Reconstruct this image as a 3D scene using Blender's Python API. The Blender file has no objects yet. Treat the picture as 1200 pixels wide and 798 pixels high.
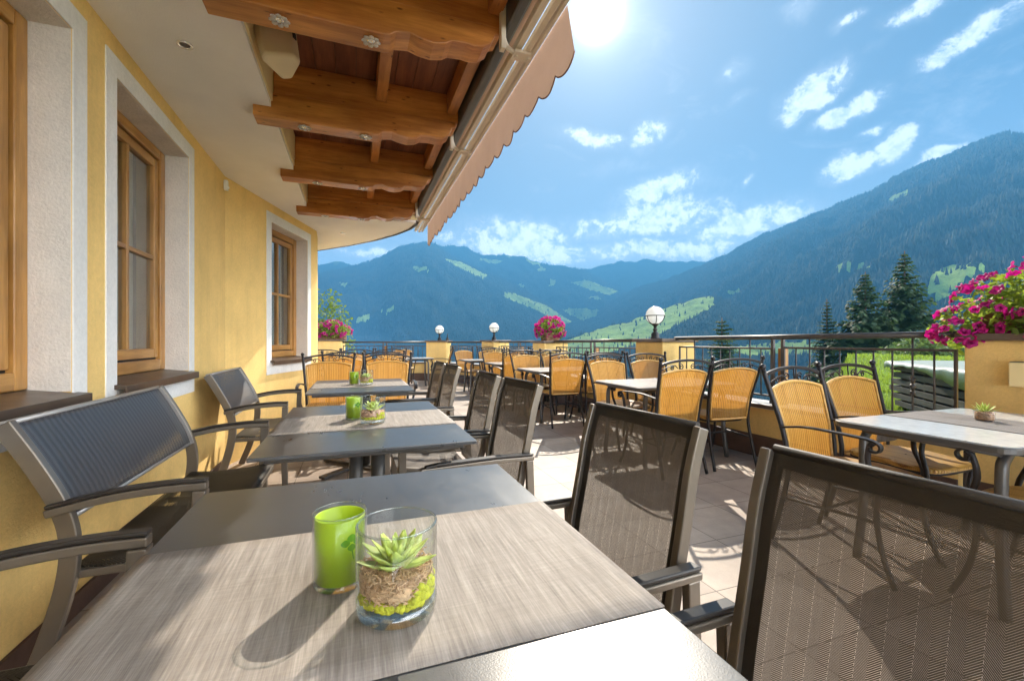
import bpy, bmesh, math, random
import numpy as np
from mathutils import Vector, Matrix, noise as mnoise

random.seed(7)
rng = np.random.default_rng(7)
S = bpy.context.scene
COL = S.collection
PI = math.pi
R = math.radians

# ------------------------------------------------------------------ camera
CAM_Z = 1.14
YAW = R(19.9)
FOCAL = 511.0                      # focal length in pixels of the 1200 px wide photograph
cam_d = bpy.data.cameras.new('camera')
cam_d.sensor_width = 36.0
cam_d.lens = 36.0 * FOCAL / 1200.0
cam_d.clip_start = 0.02
cam_d.clip_end = 60000.0
cam = bpy.data.objects.new('camera', cam_d)
COL.objects.link(cam)
cam.location = (0, 0, CAM_Z)
cam.rotation_euler = (R(90), 0, -YAW)
S.camera = cam
SUN_DIR = Vector((0.5244, 0.8737, 0.7495)).normalized()

# ------------------------------------------------------------------ node helpers
class NT:
    def __init__(self, tree):
        self.t = tree
    def n(self, typ, **kw):
        nd = self.t.nodes.new(typ)
        for k, v in kw.items():
            setattr(nd, k, v)
        return nd
    def put(self, sock, v):
        if isinstance(v, bpy.types.NodeSocket):
            self.t.links.new(v, sock)
        elif v is not None:
            if sock.type == 'RGBA' and hasattr(v, '__len__') and len(v) == 3:
                v = (*v, 1)
            sock.default_value = v
    def math(self, op, a, b=None, c=None, clamp=False):
        nd = self.n('ShaderNodeMath', operation=op, use_clamp=clamp)
        self.put(nd.inputs[0], a)
        if b is not None: self.put(nd.inputs[1], b)
        if c is not None: self.put(nd.inputs[2], c)
        return nd.outputs[0]
    def vmath(self, op, a, b=None):
        nd = self.n('ShaderNodeVectorMath', operation=op)
        self.put(nd.inputs[0], a)
        if b is not None: self.put(nd.inputs[1], b)
        return nd.outputs['Value'] if op in ('DOT_PRODUCT', 'LENGTH') else nd.outputs[0]
    def coord(self, kind='Object', scale=(1, 1, 1), loc=(0, 0, 0), rot=(0, 0, 0)):
        tc = self.n('ShaderNodeTexCoord')
        mp = self.n('ShaderNodeMapping')
        self.put(mp.inputs['Vector'], tc.outputs[kind])
        mp.inputs['Scale'].default_value = scale
        mp.inputs['Location'].default_value = loc
        mp.inputs['Rotation'].default_value = rot
        return mp.outputs[0]
    def xyz(self, v):
        nd = self.n('ShaderNodeSeparateXYZ')
        self.put(nd.inputs[0], v)
        return nd.outputs
    def noise(self, vec, scale=5, detail=4, rough=.55, dist=0.0):
        nd = self.n('ShaderNodeTexNoise')
        self.put(nd.inputs['Vector'], vec)
        nd.inputs['Scale'].default_value = scale
        nd.inputs['Detail'].default_value = detail
        nd.inputs['Roughness'].default_value = rough
        nd.inputs['Distortion'].default_value = dist
        return nd.outputs['Fac']
    def ramp(self, fac, stops, interp='LINEAR'):
        nd = self.n('ShaderNodeValToRGB')
        nd.color_ramp.interpolation = interp
        el = nd.color_ramp.elements
        while len(el) < len(stops): el.new(0.5)
        for e, (p, c) in zip(el, stops):
            e.position = p
            e.color = (*c, 1) if hasattr(c, '__len__') else (c, c, c, 1)
        self.put(nd.inputs[0], fac)
        return nd.outputs[0]
    def mix(self, fac, a, b, blend='MIX'):
        nd = self.n('ShaderNodeMix', data_type='RGBA', blend_type=blend)
        self.put(nd.inputs[0], fac); self.put(nd.inputs[6], a); self.put(nd.inputs[7], b)
        return nd.outputs[2]
    def bump(self, h, strength=.3, dist=.01):
        nd = self.n('ShaderNodeBump')
        nd.inputs['Strength'].default_value = strength
        nd.inputs['Distance'].default_value = dist
        self.put(nd.inputs['Height'], h)
        return nd.outputs[0]
    def principled(self, color, rough=.5, metal=0.0, normal=None, **kw):
        nd = self.n('ShaderNodeBsdfPrincipled')
        self.put(nd.inputs['Base Color'], color)
        self.put(nd.inputs['Roughness'], rough)
        self.put(nd.inputs['Metallic'], metal)
        if normal is not None: self.put(nd.inputs['Normal'], normal)
        for k, v in kw.items():
            self.put(nd.inputs[k.replace('_', ' ')], v)
        return nd.outputs[0]
    def mixsh(self, fac, a, b):
        nd = self.n('ShaderNodeMixShader')
        self.put(nd.inputs[0], fac); self.put(nd.inputs[1], a); self.put(nd.inputs[2], b)
        return nd.outputs[0]
    def transp(self, c=(1, 1, 1)):
        nd = self.n('ShaderNodeBsdfTransparent'); self.put(nd.inputs[0], c); return nd.outputs[0]
    def transl(self, c, normal=None):
        nd = self.n('ShaderNodeBsdfTranslucent'); self.put(nd.inputs[0], c); return nd.outputs[0]
    def out(self, sh, vol=None):
        o = self.n('ShaderNodeOutputMaterial')
        if sh is not None: self.t.links.new(sh, o.inputs['Surface'])
        if vol is not None: self.t.links.new(vol, o.inputs['Volume'])

def new_mat(name):
    m = bpy.data.materials.new(name)
    m.use_nodes = True
    m.node_tree.nodes.clear()
    return m, NT(m.node_tree)

def simple(name, color, rough=.5, metal=0.0, var=.12, scale=8, bump=0.0, bscale=60, rvar=0.0, **kw):
    m, t = new_mat(name)
    v = t.coord('Object')
    nz = t.noise(v, scale, 5, .6)
    lo = tuple(c * (1 - var) for c in color); hi = tuple(min(1, c * (1 + var)) for c in color)
    col = t.ramp(nz, [(.3, lo), (.7, hi)])
    nrm = t.bump(t.noise(v, bscale, 4, .6), bump, .004) if bump else None
    if 'plaster' in name and 'cream' not in name:
        st = t.ramp(t.noise(t.coord('Object', (7, 7, .55)), 1.0, 6, .65), [(.50, 1.0), (.78, .86)])
        sp = t.ramp(t.noise(v, 55, 3, .7), [(.3, .93), (.7, 1.05)])
        col = t.mix(1.0, t.mix(1.0, col, st, 'MULTIPLY'), sp, 'MULTIPLY')
    r = rough
    if rvar:
        r = t.math('MULTIPLY_ADD', t.noise(v, scale * 2.3, 4, .6), rvar, rough - rvar / 2)
    t.out(t.principled(col, r, metal, nrm, **kw))
    return m

M = {}

def wood(name, dark, light, axis, rough=.4, scale=1.0, knots=True):
    m, t = new_mat(name)
    sc = [9.0, 9.0, 9.0]; sc[axis] = 0.9
    v = t.coord('Object', tuple(s * scale for s in sc))
    rnd = t.n('ShaderNodeObjectInfo').outputs['Random']
    vv = t.vmath('ADD', v, None)
    nd = vv.node
    comb = t.n('ShaderNodeCombineXYZ')
    for i in range(3): t.put(comb.inputs[i], t.math('MULTIPLY', rnd, 13.0 + i))
    t.put(nd.inputs[1], comb.outputs[0])
    wob = t.noise(vv, 1.2, 3, .5)
    sep = t.xyz(vv)
    a, b = [sep[i] for i in range(3) if i != axis]
    rings = t.math('SINE', t.math('MULTIPLY_ADD', t.math('ADD', a, t.math('MULTIPLY', b, .6)), 3.0, t.math('MULTIPLY', wob, 16.0)))
    fine = t.noise(vv, 9.0, 4, .65)
    f = t.math('ADD', t.math('MULTIPLY', rings, .16), t.math('MULTIPLY_ADD', fine, .6, .2))
    col = t.ramp(f, [(.18, dark), (.55, tuple((x + y) / 2 for x, y in zip(dark, light))), (.85, light)])
    if knots:
        vo = t.n('ShaderNodeTexVoronoi')
        sk = [4.5, 4.5, 4.5]; sk[axis] = 1.6
        t.put(vo.inputs['Vector'], t.coord('Object', tuple(sk), (.3, .7, .2)))
        kn = t.ramp(vo.outputs['Distance'], [(.06, 0.0), (.15, 1.0)])
        col = t.mix(kn, tuple(c * .45 for c in dark), col)
    big = t.ramp(t.noise(t.coord('Object', (1.5, 1.5, 1.5)), 1.5, 3, .6), [(.3, .72), (.7, 1.1)])
    col = t.mix(1.0, col, big, 'MULTIPLY')
    t.out(t.principled(col, rough, 0, t.bump(f, .12, .003)))
    return m

M['plaster_yellow'] = simple('yellow_plaster', (.87, .59, .205), .85, var=.11, scale=1.7, bump=.9, bscale=95)
M['plaster_pillar'] = simple('ochre_plaster', (.74, .50, .18), .85, var=.10, scale=3.0, bump=.9, bscale=80)
M['plaster_white'] = simple('white_plaster', (.80, .78, .74), .85, var=.05, scale=3, bump=.25, bscale=140)
M['plaster_reveal'] = simple('reveal_plaster', (.74, .68, .61), .9, var=.07, scale=5, bump=.9, bscale=90)
M['plaster_cream'] = simple('cream_plaster', (.88, .86, .83), .9, var=.05, scale=2, bump=.5, bscale=150)
M['fascia_yellow'] = simple('pale_yellow_paint', (.82, .66, .34), .8, var=.05, scale=2, bump=.2)
M['beam'] = wood('larch_beam', (.34, .105, .018), (.74, .33, .075), 0, .38)
M['beam_y'] = wood('larch_beam_along', (.30, .09, .015), (.64, .27, .06), 1, .4)
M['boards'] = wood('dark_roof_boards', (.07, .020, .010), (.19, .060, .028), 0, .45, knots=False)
M['win_z'] = wood('pine_window_upright', (.33, .145, .030), (.60, .31, .085), 2, .35, 1.6, False)
M['win_y'] = wood('pine_window_rail', (.33, .145, .030), (.60, .31, .085), 1, .35, 1.6, False)
M['sill'] = simple('brown_sill_metal', (.085, .058, .042), .35, .3, var=.15, scale=4, rvar=.15)
M['dark_gap'] = simple('dark_gasket', (.02, .018, .016), .6)
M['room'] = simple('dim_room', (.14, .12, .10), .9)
M['curtain'] = simple('curtain_cloth', (.82, .78, .70), .9, var=.06, scale=12)
M['iron'] = simple('dark_wrought_iron', (.030, .028, .030), .42, .55, var=.2, scale=14, bump=.25, bscale=220)
M['rail_iron'] = simple('painted_railing', (.070, .062, .060), .38, .4, var=.15, scale=9, rvar=.12)
M['alu'] = simple('champagne_aluminium', (.180, .152, .122), .36, .55, var=.07, scale=10, rvar=.12)
M['alu_light'] = simple('pale_bench_aluminium', (.40, .38, .36), .33, .5, var=.06, scale=9, rvar=.1)
M['armpad'] = simple('dark_arm_rest', (.024, .019, .016), .42, 0, var=.15, scale=20)
M['white_metal'] = simple('white_metal', (.70, .68, .64), .35, .15, var=.05)
M['beige_plastic'] = simple('beige_plastic', (.72, .60, .40), .5, 0, var=.04)
M['dark_metal'] = simple('dark_grey_metal', (.10, .095, .09), .4, .4, var=.12)
M['chrome'] = simple('bright_metal', (.75, .74, .70), .2, .9, var=.06)
M['cap'] = simple('brown_pillar_cap', (.115, .080, .062), .55, 0, var=.18, scale=9, bump=.2)
M['ledge'] = simple('pale_stone_ledge', (.52, .50, .47), .45, 0, var=.12, scale=8, bump=.15, rvar=.2)
M['plinth'] = simple('brown_skirting', (.095, .050, .034), .6, 0, var=.25, scale=7, bump=.25)
M['terracotta'] = simple('planter_wood', (.20, .105, .06), .8, 0, var=.25, scale=14, bump=.3)
m, t = new_mat('opal_glass')
t.out(t.mixsh(.55, t.principled((.88, .88, .86), .12), t.transl((.95, .95, .93))))
M['opal'] = m
M['lamp_black'] = simple('black_lamp_metal', (.018, .018, .02), .4, .4, var=.2)
M['white_wicker_strip'] = simple('white_plastic', (.8, .8, .78), .5)

def m_tiles():
    m, t = new_mat('terrace_tiles')
    v = t.coord('Object', (1, 1, 1), (-1.55 + 4.0, .05, 0))
    x, y, z = t.xyz(v)
    T = .40
    def edge(c):
        f = t.math('FRACT', t.math('DIVIDE', c, T))
        return t.math('MINIMUM', f, t.math('SUBTRACT', 1.0, f))
    e = t.math('MINIMUM', edge(x), edge(y))
    grout = t.math('LESS_THAN', e, .0065)
    cb = t.n('ShaderNodeCombineXYZ')
    t.put(cb.inputs[0], t.math('FLOOR', t.math('DIVIDE', x, T)))
    t.put(cb.inputs[1], t.math('FLOOR', t.math('DIVIDE', y, T)))
    wn = t.n('ShaderNodeTexWhiteNoise'); t.put(wn.inputs['Vector'], cb.outputs[0])
    spk = t.noise(v, 180, 3, .7)
    blot = t.noise(v, 3.2, 6, .65)
    f = t.math('ADD', t.math('MULTIPLY', wn.outputs['Value'], .35), t.math('ADD', t.math('MULTIPLY', spk, .3), t.math('MULTIPLY', blot, .45)))
    col = t.ramp(f, [(.25, (.31, .235, .185)), (.8, (.48, .385, .31))])
    stain = t.ramp(t.noise(t.coord('Object', (1, 1, 1), (5, 2, 1)), 1.4, 7, .7), [(.44, 1.0), (.62, .76)])
    col = t.mix(1.0, col, stain, 'MULTIPLY')
    col = t.mix(grout, col, (.10, .070, .052))
    h = t.math('SUBTRACT', t.math('MULTIPLY', spk, .12), grout)
    t.out(t.principled(col, t.math('MULTIPLY_ADD', blot, .25, .48), 0, t.bump(h, .35, .003)))
    return m
M['tiles'] = m_tiles()

def m_slate():
    m, t = new_mat('slate_grey_laminate')
    v = t.coord('Object')
    a = t.noise(t.coord('Object', (26, 7, 7)), 1.0, 6, .7)
    spk = t.noise(v, 420, 2, .6)
    blot = t.noise(v, 6, 5, .6)
    f = t.math('ADD', t.math('MULTIPLY', a, .45), t.math('ADD', t.math('MULTIPLY', spk, .3), t.math('MULTIPLY', blot, .25)))
    col = t.ramp(f, [(.3, (.030, .032, .035)), (.72, (.062, .064, .067))])
    rough = t.math('MULTIPLY_ADD', a, .10, t.math('MULTIPLY_ADD', blot, .12, .19))
    h = t.math('ADD', t.math('MULTIPLY', spk, .7), t.math('MULTIPLY', a, .5))
    t.out(t.principled(col, rough, 0, t.bump(h, .10, .002), Specular_IOR_Level=.9))
    return m
M['slate'] = m_slate()

def m_runner(name, lo, hi):
    m, t = new_mat(name)
    v = t.coord('Object')
    x, y, z = t.xyz(v)
    s1 = t.noise(t.coord('Object', (230, 9, 1)), 1.0, 5, .7)
    s2 = t.noise(t.coord('Object', (60, 3, 1), (4, 1, 0)), 1.0, 4, .6)
    s3 = t.noise(t.coord('Object', (8, 210, 1), (1, 7, 0)), 1.0, 4, .65)
    big = t.noise(v, 5, 3, .5)
    f = t.math('ADD', t.math('MULTIPLY', s1, .55), t.math('ADD', t.math('MULTIPLY', s2, .35), t.math('MULTIPLY', t.math('MULTIPLY', s3, big), .30)))
    wx = t.math('SINE', t.math('MULTIPLY', x, 2 * PI / .0016))
    wy = t.math('SINE', t.math('MULTIPLY', y, 2 * PI / .0016))
    wv = t.math('MULTIPLY', wx, wy)
    col = t.ramp(f, [(.34, lo), (.54, tuple((p + q) / 2 for p, q in zip(lo, hi))), (.70, hi)])
    t.out(t.principled(col, .62, 0, t.bump(t.math('MULTIPLY_ADD', wv, .3, f), .35, .0012), Specular_IOR_Level=.35))
    return m
M['runner'] = m_runner('woven_runner_cloth', (.13, .108, .092), (.395, .35, .305))
M['runner_grey'] = m_runner('woven_grey_runner_cloth', (.10, .088, .082), (.27, .245, .23))

def m_sling(name, thread, gap_alpha, pitch=.0034, band=.017, tr=.30):
    """woven plastic mesh, herringbone: dark threads with open gaps one can see through"""
    m, t = new_mat(name)
    v = t.coord('UV')
    x, y, z = t.xyz(v)
    pp = t.n('ShaderNodeMath', operation='PINGPONG')
    t.put(pp.inputs[0], x); pp.inputs[1].default_value = band
    ph = t.math('FRACT', t.math('DIVIDE', t.math('ADD', y, t.math('MULTIPLY', pp.outputs[0], 1.1)), pitch))
    th = t.math('LESS_THAN', ph, 1 - gap_alpha)
    seam = t.math('LESS_THAN', pp.outputs[0], .00025)
    hole = t.math('LESS_THAN', t.math('FRACT', t.math('DIVIDE', y, .009)), .45)
    seamhole = t.math('MULTIPLY', seam, hole)
    cover = t.math('SUBTRACT', th, seamhole, clamp=True)
    tone = t.math('MULTIPLY_ADD', t.noise(t.coord('UV', (90, 9, 1)), 1, 3, .6), .6, t.math('MULTIPLY', t.noise(t.coord('UV', (7, 5, 1)), 1, 4, .6), .4))
    col = t.ramp(tone, [(.3, tuple(c * .75 for c in thread)), (.7, tuple(c * 1.25 for c in thread))])
    hl = t.math('SUBTRACT', ph, .4)
    d = t.principled(col, .5, 0, t.bump(t.math('MULTIPLY', hl, -1), .5, .001))
    s = t.mixsh(tr, d, t.transl(tuple(min(1, c * 1.6) for c in thread)))
    t.out(t.mixsh(cover, t.transp(), s))
    return m
M['sling'] = m_sling('brown_mesh_fabric', (.050, .037, .025), .17)
M['hem'] = simple('dark_brown_hem', (.026, .020, .015), .6, 0, var=.15, scale=30, bump=.3, bscale=300)

def m_bench():
    m, t = new_mat('ribbed_slate_mesh_fabric')
    x, y, z = t.xyz(t.coord('UV'))
    w = t.math('SINE', t.math('MULTIPLY', x, 2 * PI / .030))
    fine = t.math('FRACT', t.math('DIVIDE', t.math('ADD', y, t.math('MULTIPLY', x, .3)), .004))
    f = t.math('MULTIPLY_ADD', w, .28, t.math('MULTIPLY_ADD', fine, .3, .35))
    col = t.ramp(f, [(.1, (.024, .026, .031)), (.85, (.078, .082, .093))])
    d = t.principled(col, .42, 0, t.bump(t.math('MULTIPLY_ADD', w, .6, fine), .35, .002), Specular_IOR_Level=.6)
    hole = t.math('LESS_THAN', fine, .12)
    t.out(t.mixsh(hole, d, t.transp()))
    return m
M['bench'] = m_bench()
M['bench_seat'] = m_sling('dark_seat_mesh', (.045, .037, .028), .25, .012, .5, .2)

def m_wicker(name, seat=False):
    m, t = new_mat(name)
    x, y, z = t.xyz(t.coord('UV'))
    P = .018
    u = t.math('DIVIDE', x, P)
    fu = t.math('FRACT', u)
    col_id = t.math('FLOOR', u)
    par = t.math('FRACT', t.math('MULTIPLY', col_id, .5))
    row = t.math('DIVIDE', y, .0085)
    fr = t.math('FRACT', t.math('ADD', row, par))
    prof = t.math('SINE', t.math('MULTIPLY', fu, PI))
    prow = t.math('SINE', t.math('MULTIPLY', fr, PI))
    wn = t.n('ShaderNodeTexWhiteNoise', noise_dimensions='1D')
    t.put(wn.inputs['W'], col_id)
    big = t.noise(t.coord('UV', (6, 6, 1)), 1, 4, .6)
    f = t.math('ADD', t.math('MULTIPLY', prof, .50), t.math('ADD', t.math('MULTIPLY', prow, .18), t.math('ADD', t.math('MULTIPLY', wn.outputs['Value'], .22), t.math('MULTIPLY', big, .3))))
    col = t.ramp(f, [(.28, (.075, .029, .005)), (.56, (.35, .165, .027)), (.92, (.57, .33, .08))])
    rob = t.n('ShaderNodeObjectInfo').outputs['Random']
    hv = t.n('ShaderNodeHueSaturation'); t.put(hv.inputs['Color'], col); t.put(hv.inputs['Value'], t.math('MULTIPLY_ADD', rob, .38, .74)); t.put(hv.inputs['Hue'], t.math('MULTIPLY_ADD', rob, .014, .492)); col = hv.outputs[0]
    h = t.math('ADD', prof, t.math('MULTIPLY', prow, .45))
    d = t.principled(col, .45, 0, t.bump(h, .6, .004))
    s = t.mixsh(.10 if seat else .42, d, t.transl((.60, .27, .04)))
    if not seat:
        hole = t.math('MULTIPLY', t.math('LESS_THAN', prof, .30), t.math('LESS_THAN', prow, .72))
        s = t.mixsh(hole, s, t.transp())
    t.out(s)
    return m
M['wicker'] = m_wicker('honey_wicker_weave')
M['wicker_seat'] = m_wicker('honey_wicker_seat_weave', True)
M['cane'] = simple('honey_cane_edging', (.58, .33, .085), .45, 0, var=.2, scale=40, bump=.4, bscale=150)

def m_tabletop():
    m, t = new_mat('frosted_pale_glass_top')
    n = t.noise(t.coord('Object'), 30, 4, .6)
    col = t.ramp(n, [(.3, (.60, .61, .61)), (.7, (.68, .69, .69))])
    t.out(t.principled(col, t.math('MULTIPLY_ADD', n, .1, .18), 0, None, Coat_Weight=.4))
    return m
M['frost'] = m_tabletop()

def m_clear(name, tint=(.97, .99, .98), ior=1.45, rough=0.01, base=.02):
    """thin clear glass: mirror by Fresnel over a clear pass-through"""
    m, t = new_mat(name)
    lw = t.n('ShaderNodeLayerWeight'); lw.inputs['Blend'].default_value = .5
    g = t.n('ShaderNodeBsdfGlossy'); g.inputs['Roughness'].default_value = rough
    f = t.math('MULTIPLY_ADD', t.math('POWER', lw.outputs['Facing'], 3.8), .75, ((ior - 1) / (ior + 1)) ** 2 + base, clamp=True)
    t.out(t.mixsh(f, t.transp(tint), g.outputs[0]))
    return m
M['thin_glass'] = m_clear('thin_clear_glass', (.95, .97, .965), 1.30, .0, .0)
M['pane'] = m_clear('window_glass', (.80, .83, .82), 1.55, .004, .12)
m, t = new_mat('solid_clear_glass')
t.out(t.principled((.96, .985, .98), .0, 0, None, Transmission_Weight=1.0, IOR=1.47))
M['solid_glass'] = m
M['base_glass'] = m_clear('thick_clear_glass', (.90, .95, .94), 1.5, .0, .10)

def m_leafy(name, lo, hi, tl, tr=.45, rough=.5):
    m, t = new_mat(name)
    n = t.noise(t.coord('Object'), 9, 3, .6)
    rnd = t.n('ShaderNodeNewGeometry').outputs['Random Per Island']
    f = t.math('MULTIPLY_ADD', rnd, .6, t.math('MULTIPLY', n, .4))
    col = t.ramp(f, [(.2, lo), (.8, hi)])
    d = t.principled(col, rough)
    t.out(t.mixsh(tr, d, t.transl(tl)))
    return m
M['petunia_leaf'] = m_leafy('petunia_leaves', (.09, .17, .02), (.22, .32, .05), (.42, .55, .06))
def m_petal(name, lo, hi, tl):
    m, t = new_mat(name)
    x, y, z = t.xyz(t.coord('UV'))
    vein = t.math('MULTIPLY_ADD', t.math('SINE', t.math('MULTIPLY', y, 35.0)), .12, .5)
    rnd = t.n('ShaderNodeNewGeometry').outputs['Random Per Island']
    rob = t.n('ShaderNodeObjectInfo').outputs['Random']
    f = t.math('ADD', t.math('MULTIPLY', vein, .5), t.math('MULTIPLY', t.math('ADD', rnd, rob), .3))
    col = t.ramp(f, [(.15, lo), (.85, hi)])
    th = t.ramp(x, [(.25, 0.0), (.50, 1.0)])
    col = t.mix(th, (.055, .002, .045), col)
    t.out(t.mixsh(.4, t.principled(col, .55, 0, t.bump(vein, .4, .002)), t.transl(tl)))
    return m
M['petunia'] = m_petal('magenta_petals', (.34, .003, .13), (.58, .008, .25), (.68, .006, .28))
M['petunia_red'] = m_petal('crimson_petals', (.30, .005, .10), (.56, .012, .24), (.65, .01, .25))
M['tree_leaf'] = m_leafy('birch_leaves', (.07, .12, .02), (.14, .20, .04), (.22, .32, .04))
M['bush_leaf'] = m_leafy('bush_leaves', (.05, .10, .03), (.11, .17, .06), (.16, .24, .05), .35)
M['needles'] = m_leafy('spruce_needles', (.018, .046, .018), (.060, .112, .036), (.07, .13, .03), .32, .7)
M['bark'] = simple('bark', (.09, .065, .045), .9, 0, var=.3, scale=20, bump=.6, bscale=50)
M['succulent'] = m_leafy('succulent_leaves', (.50, .60, .14), (.72, .78, .28), (.7, .8, .15), .35, .4)
M['coir'] = simple('tan_coir_fibre', (.68, .44, .26), .9, 0, var=.30, scale=60, bump=.8, bscale=180)
M['moss'] = simple('lime_moss', (.46, .46, .03), .85, 0, var=.3, scale=60, bump=.7, bscale=160)
M['pink_gravel'] = simple('pink_tan_granulate', (.55, .33, .22), .85, 0, var=.35, scale=80, bump=.8, bscale=150)
m, t = new_mat('lime_green_lacquer')
n = t.noise(t.coord('Object'), 25, 4, .6)
t.out(t.mixsh(.28, t.principled(t.ramp(n, [(.3, (.36, .49, .016)), (.7, (.44, .57, .03))]), .42, 0), t.transl((.58, .75, .03))))
M['lime'] = m
M['clover'] = simple('leaf_green_print', (.12, .30, .01), .4)
M['wax'] = simple('pale_wax', (.6, .72, .3), .5)

def m_awning():
    m, t = new_mat('peach_awning_cloth')
    v = t.coord('Object')
    n = t.noise(v, 260, 2, .6); b = t.noise(v, 4, 4, .6)
    f = t.math('MULTIPLY_ADD', n, .4, t.math('MULTIPLY', b, .6))
    d = t.principled(t.ramp(f, [(.3, (.42, .29, .22)), (.7, (.52, .37, .29))]), .85)
    t.out(t.mixsh(.32, d, t.transl((.46, .30, .22))))
    return m
M['awning'] = m_awning()
M['bar_cream'] = simple('cream_coated_awning_bar', (.66, .58, .46), .4, 0, var=.05)
M['hem_line'] = simple('valance_hem', (.20, .10, .06), .8)

# ------------------------------------------------------------------ mesh builder
class MB:
    def __init__(self):
        self.v = []; self.f = []; self.sm = []; self.uv = []
        self.has_uv = False
    def add(self, verts, faces, smooth=False, uvs=None):
        o = len(self.v)
        self.v += [tuple(p) for p in verts]
        for i, fc in enumerate(faces):
            self.f.append(tuple(o + k for k in fc)); self.sm.append(smooth)
            if uvs is not None:
                self.has_uv = True
                self.uv.append([uvs[k] for k in fc])
            else:
                self.uv.append([(0, 0)] * len(fc))
        return self
    def box(self, x0, x1, y0, y1, z0, z1):
        v = [(x, y, z) for z in (z0, z1) for y in (y0, y1) for x in (x0, x1)]
        return self.add(v, [(0, 2, 3, 1), (4, 5, 7, 6), (0, 1, 5, 4), (2, 6, 7, 3), (0, 4, 6, 2), (1, 3, 7, 5)])
    def obox(self, p, q, w, h, up=(0, 0, 1)):
        """bar of rectangular section from p to q"""
        return self.sweep([p, q], w, h, up)
    def sweep(self, path, w, h, side=None, smooth=False):
        """rectangular section swept along a path; side = fixed width direction"""
        P = [Vector(p) for p in path]
        ring = []
        for i, p in enumerate(P):
            d = (P[min(i + 1, len(P) - 1)] - P[max(i - 1, 0)]).normalized()
            s = Vector(side if side is not None else (0, 0, 1))
            if side is not None and abs(d.dot(s)) > .98: s = Vector((1, 0, 0))
            if side is None: s = Vector((1, 0, 0))
            s = (s - d * s.dot(d)).normalized()
            nrm = d.cross(s)
            ring.append([p + s * a * w / 2 + nrm * b * h / 2 for a, b in ((-1, -1), (1, -1), (1, 1), (-1, 1))])
        v = [q for r_ in ring for q in r_]
        f = []
        for i in range(len(P) - 1):
            for k in range(4):
                a, b = i * 4 + k, i * 4 + (k + 1) % 4
                f.append((a, b, b + 4, a + 4))
        f.append((3, 2, 1, 0)); n = (len(P) - 1) * 4; f.append((n, n + 1, n + 2, n + 3))
        return self.add(v, f, smooth)
    def tube(self, path, r, seg=8, caps=True, smooth=True):
        P = [Vector(p) for p in path]
        rr = r if hasattr(r, '__len__') else [r] * len(P)
        ref = None; v = []
        for i, p in enumerate(P):
            d = (P[min(i + 1, len(P) - 1)] - P[max(i - 1, 0)]).normalized()
            if ref is None:
                ref = Vector((0, 0, 1)) if abs(d.z) < .9 else Vector((1, 0, 0))
            s = (ref - d * ref.dot(d))
            if s.length < 1e-4: s = d.orthogonal()
            s.normalize(); ref = s
            n = d.cross(s)
            for k in range(seg):
                a = 2 * PI * k / seg
                v.append(p + (s * math.cos(a) + n * math.sin(a)) * rr[i])
        f = []
        for i in range(len(P) - 1):
            for k in range(seg):
                a, b = i * seg + k, i * seg + (k + 1) % seg
                f.append((a, b, b + seg, a + seg))
        self.add(v, f, smooth)
        if caps:
            o = len(self.v) - len(v)
            self.f.append(tuple(o + k for k in reversed(range(seg)))); self.sm.append(False); self.uv.append([(0, 0)] * seg)
            e = o + (len(P) - 1) * seg
            self.f.append(tuple(e + k for k in range(seg))); self.sm.append(False); self.uv.append([(0, 0)] * seg)
        return self
    def lathe(self, prof, c=(0, 0, 0), seg=32, smooth=True, close=False):
        v = []; f = []
        for r_, z in prof:
            for k in range(seg):
                a = 2 * PI * k / seg
                v.append((c[0] + r_ * math.cos(a), c[1] + r_ * math.sin(a), c[2] + z))
        n = len(prof)
        for i in range(n if close else n - 1):
            j = (i + 1) % n
            for k in range(seg):
                k2 = (k + 1) % seg
                f.append((i * seg + k, i * seg + k2, j * seg + k2, j * seg + k))
        return self.add(v, f, smooth)
    def prism(self, poly, z0, z1, axis=2, smooth=False):
        """polygon extruded along an axis; poly in the two other coordinates"""
        n = len(poly)
        def mk(a, b, c):
            return {2: (a, b, c), 1: (a, c, b), 0: (c, a, b)}[axis]
        v = [mk(a, b, z0) for a, b in poly] + [mk(a, b, z1) for a, b in poly]
        f = [tuple(range(n))[::-1], tuple(range(n, 2 * n))] + [(i, (i + 1) % n, n + (i + 1) % n, n + i) for i in range(n)]
        return self.add(v, f, smooth)
    def sheet(self, rows, smooth=True, uvscale=True):
        """grid of points; uv = arc lengths in metres"""
        nr, nc = len(rows), len(rows[0])
        v = [p for r_ in rows for p in r_]
        uv = []
        acc = 0.0
        for i in range(nr):
            if i: acc += (Vector(rows[i][nc // 2]) - Vector(rows[i - 1][nc // 2])).length
            a = 0.0
            w = sum((Vector(rows[i][k + 1]) - Vector(rows[i][k])).length for k in range(nc - 1))
            for k in range(nc):
                if k: a += (Vector(rows[i][k]) - Vector(rows[i][k - 1])).length
                uv.append((a - w / 2 + 10.0, acc + 1.0))
        f = [(i * nc + k, i * nc + k + 1, (i + 1) * nc + k + 1, (i + 1) * nc + k) for i in range(nr - 1) for k in range(nc - 1)]
        return self.add(v, f, smooth, uv)
    def ball(self, c, r, seg=12, rings=8, sz=1.0):
        return self.lathe([(max(1e-4, r * math.sin(PI * i / rings)), -r * sz * math.cos(PI * i / rings)) for i in range(rings + 1)], c, seg)
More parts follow.
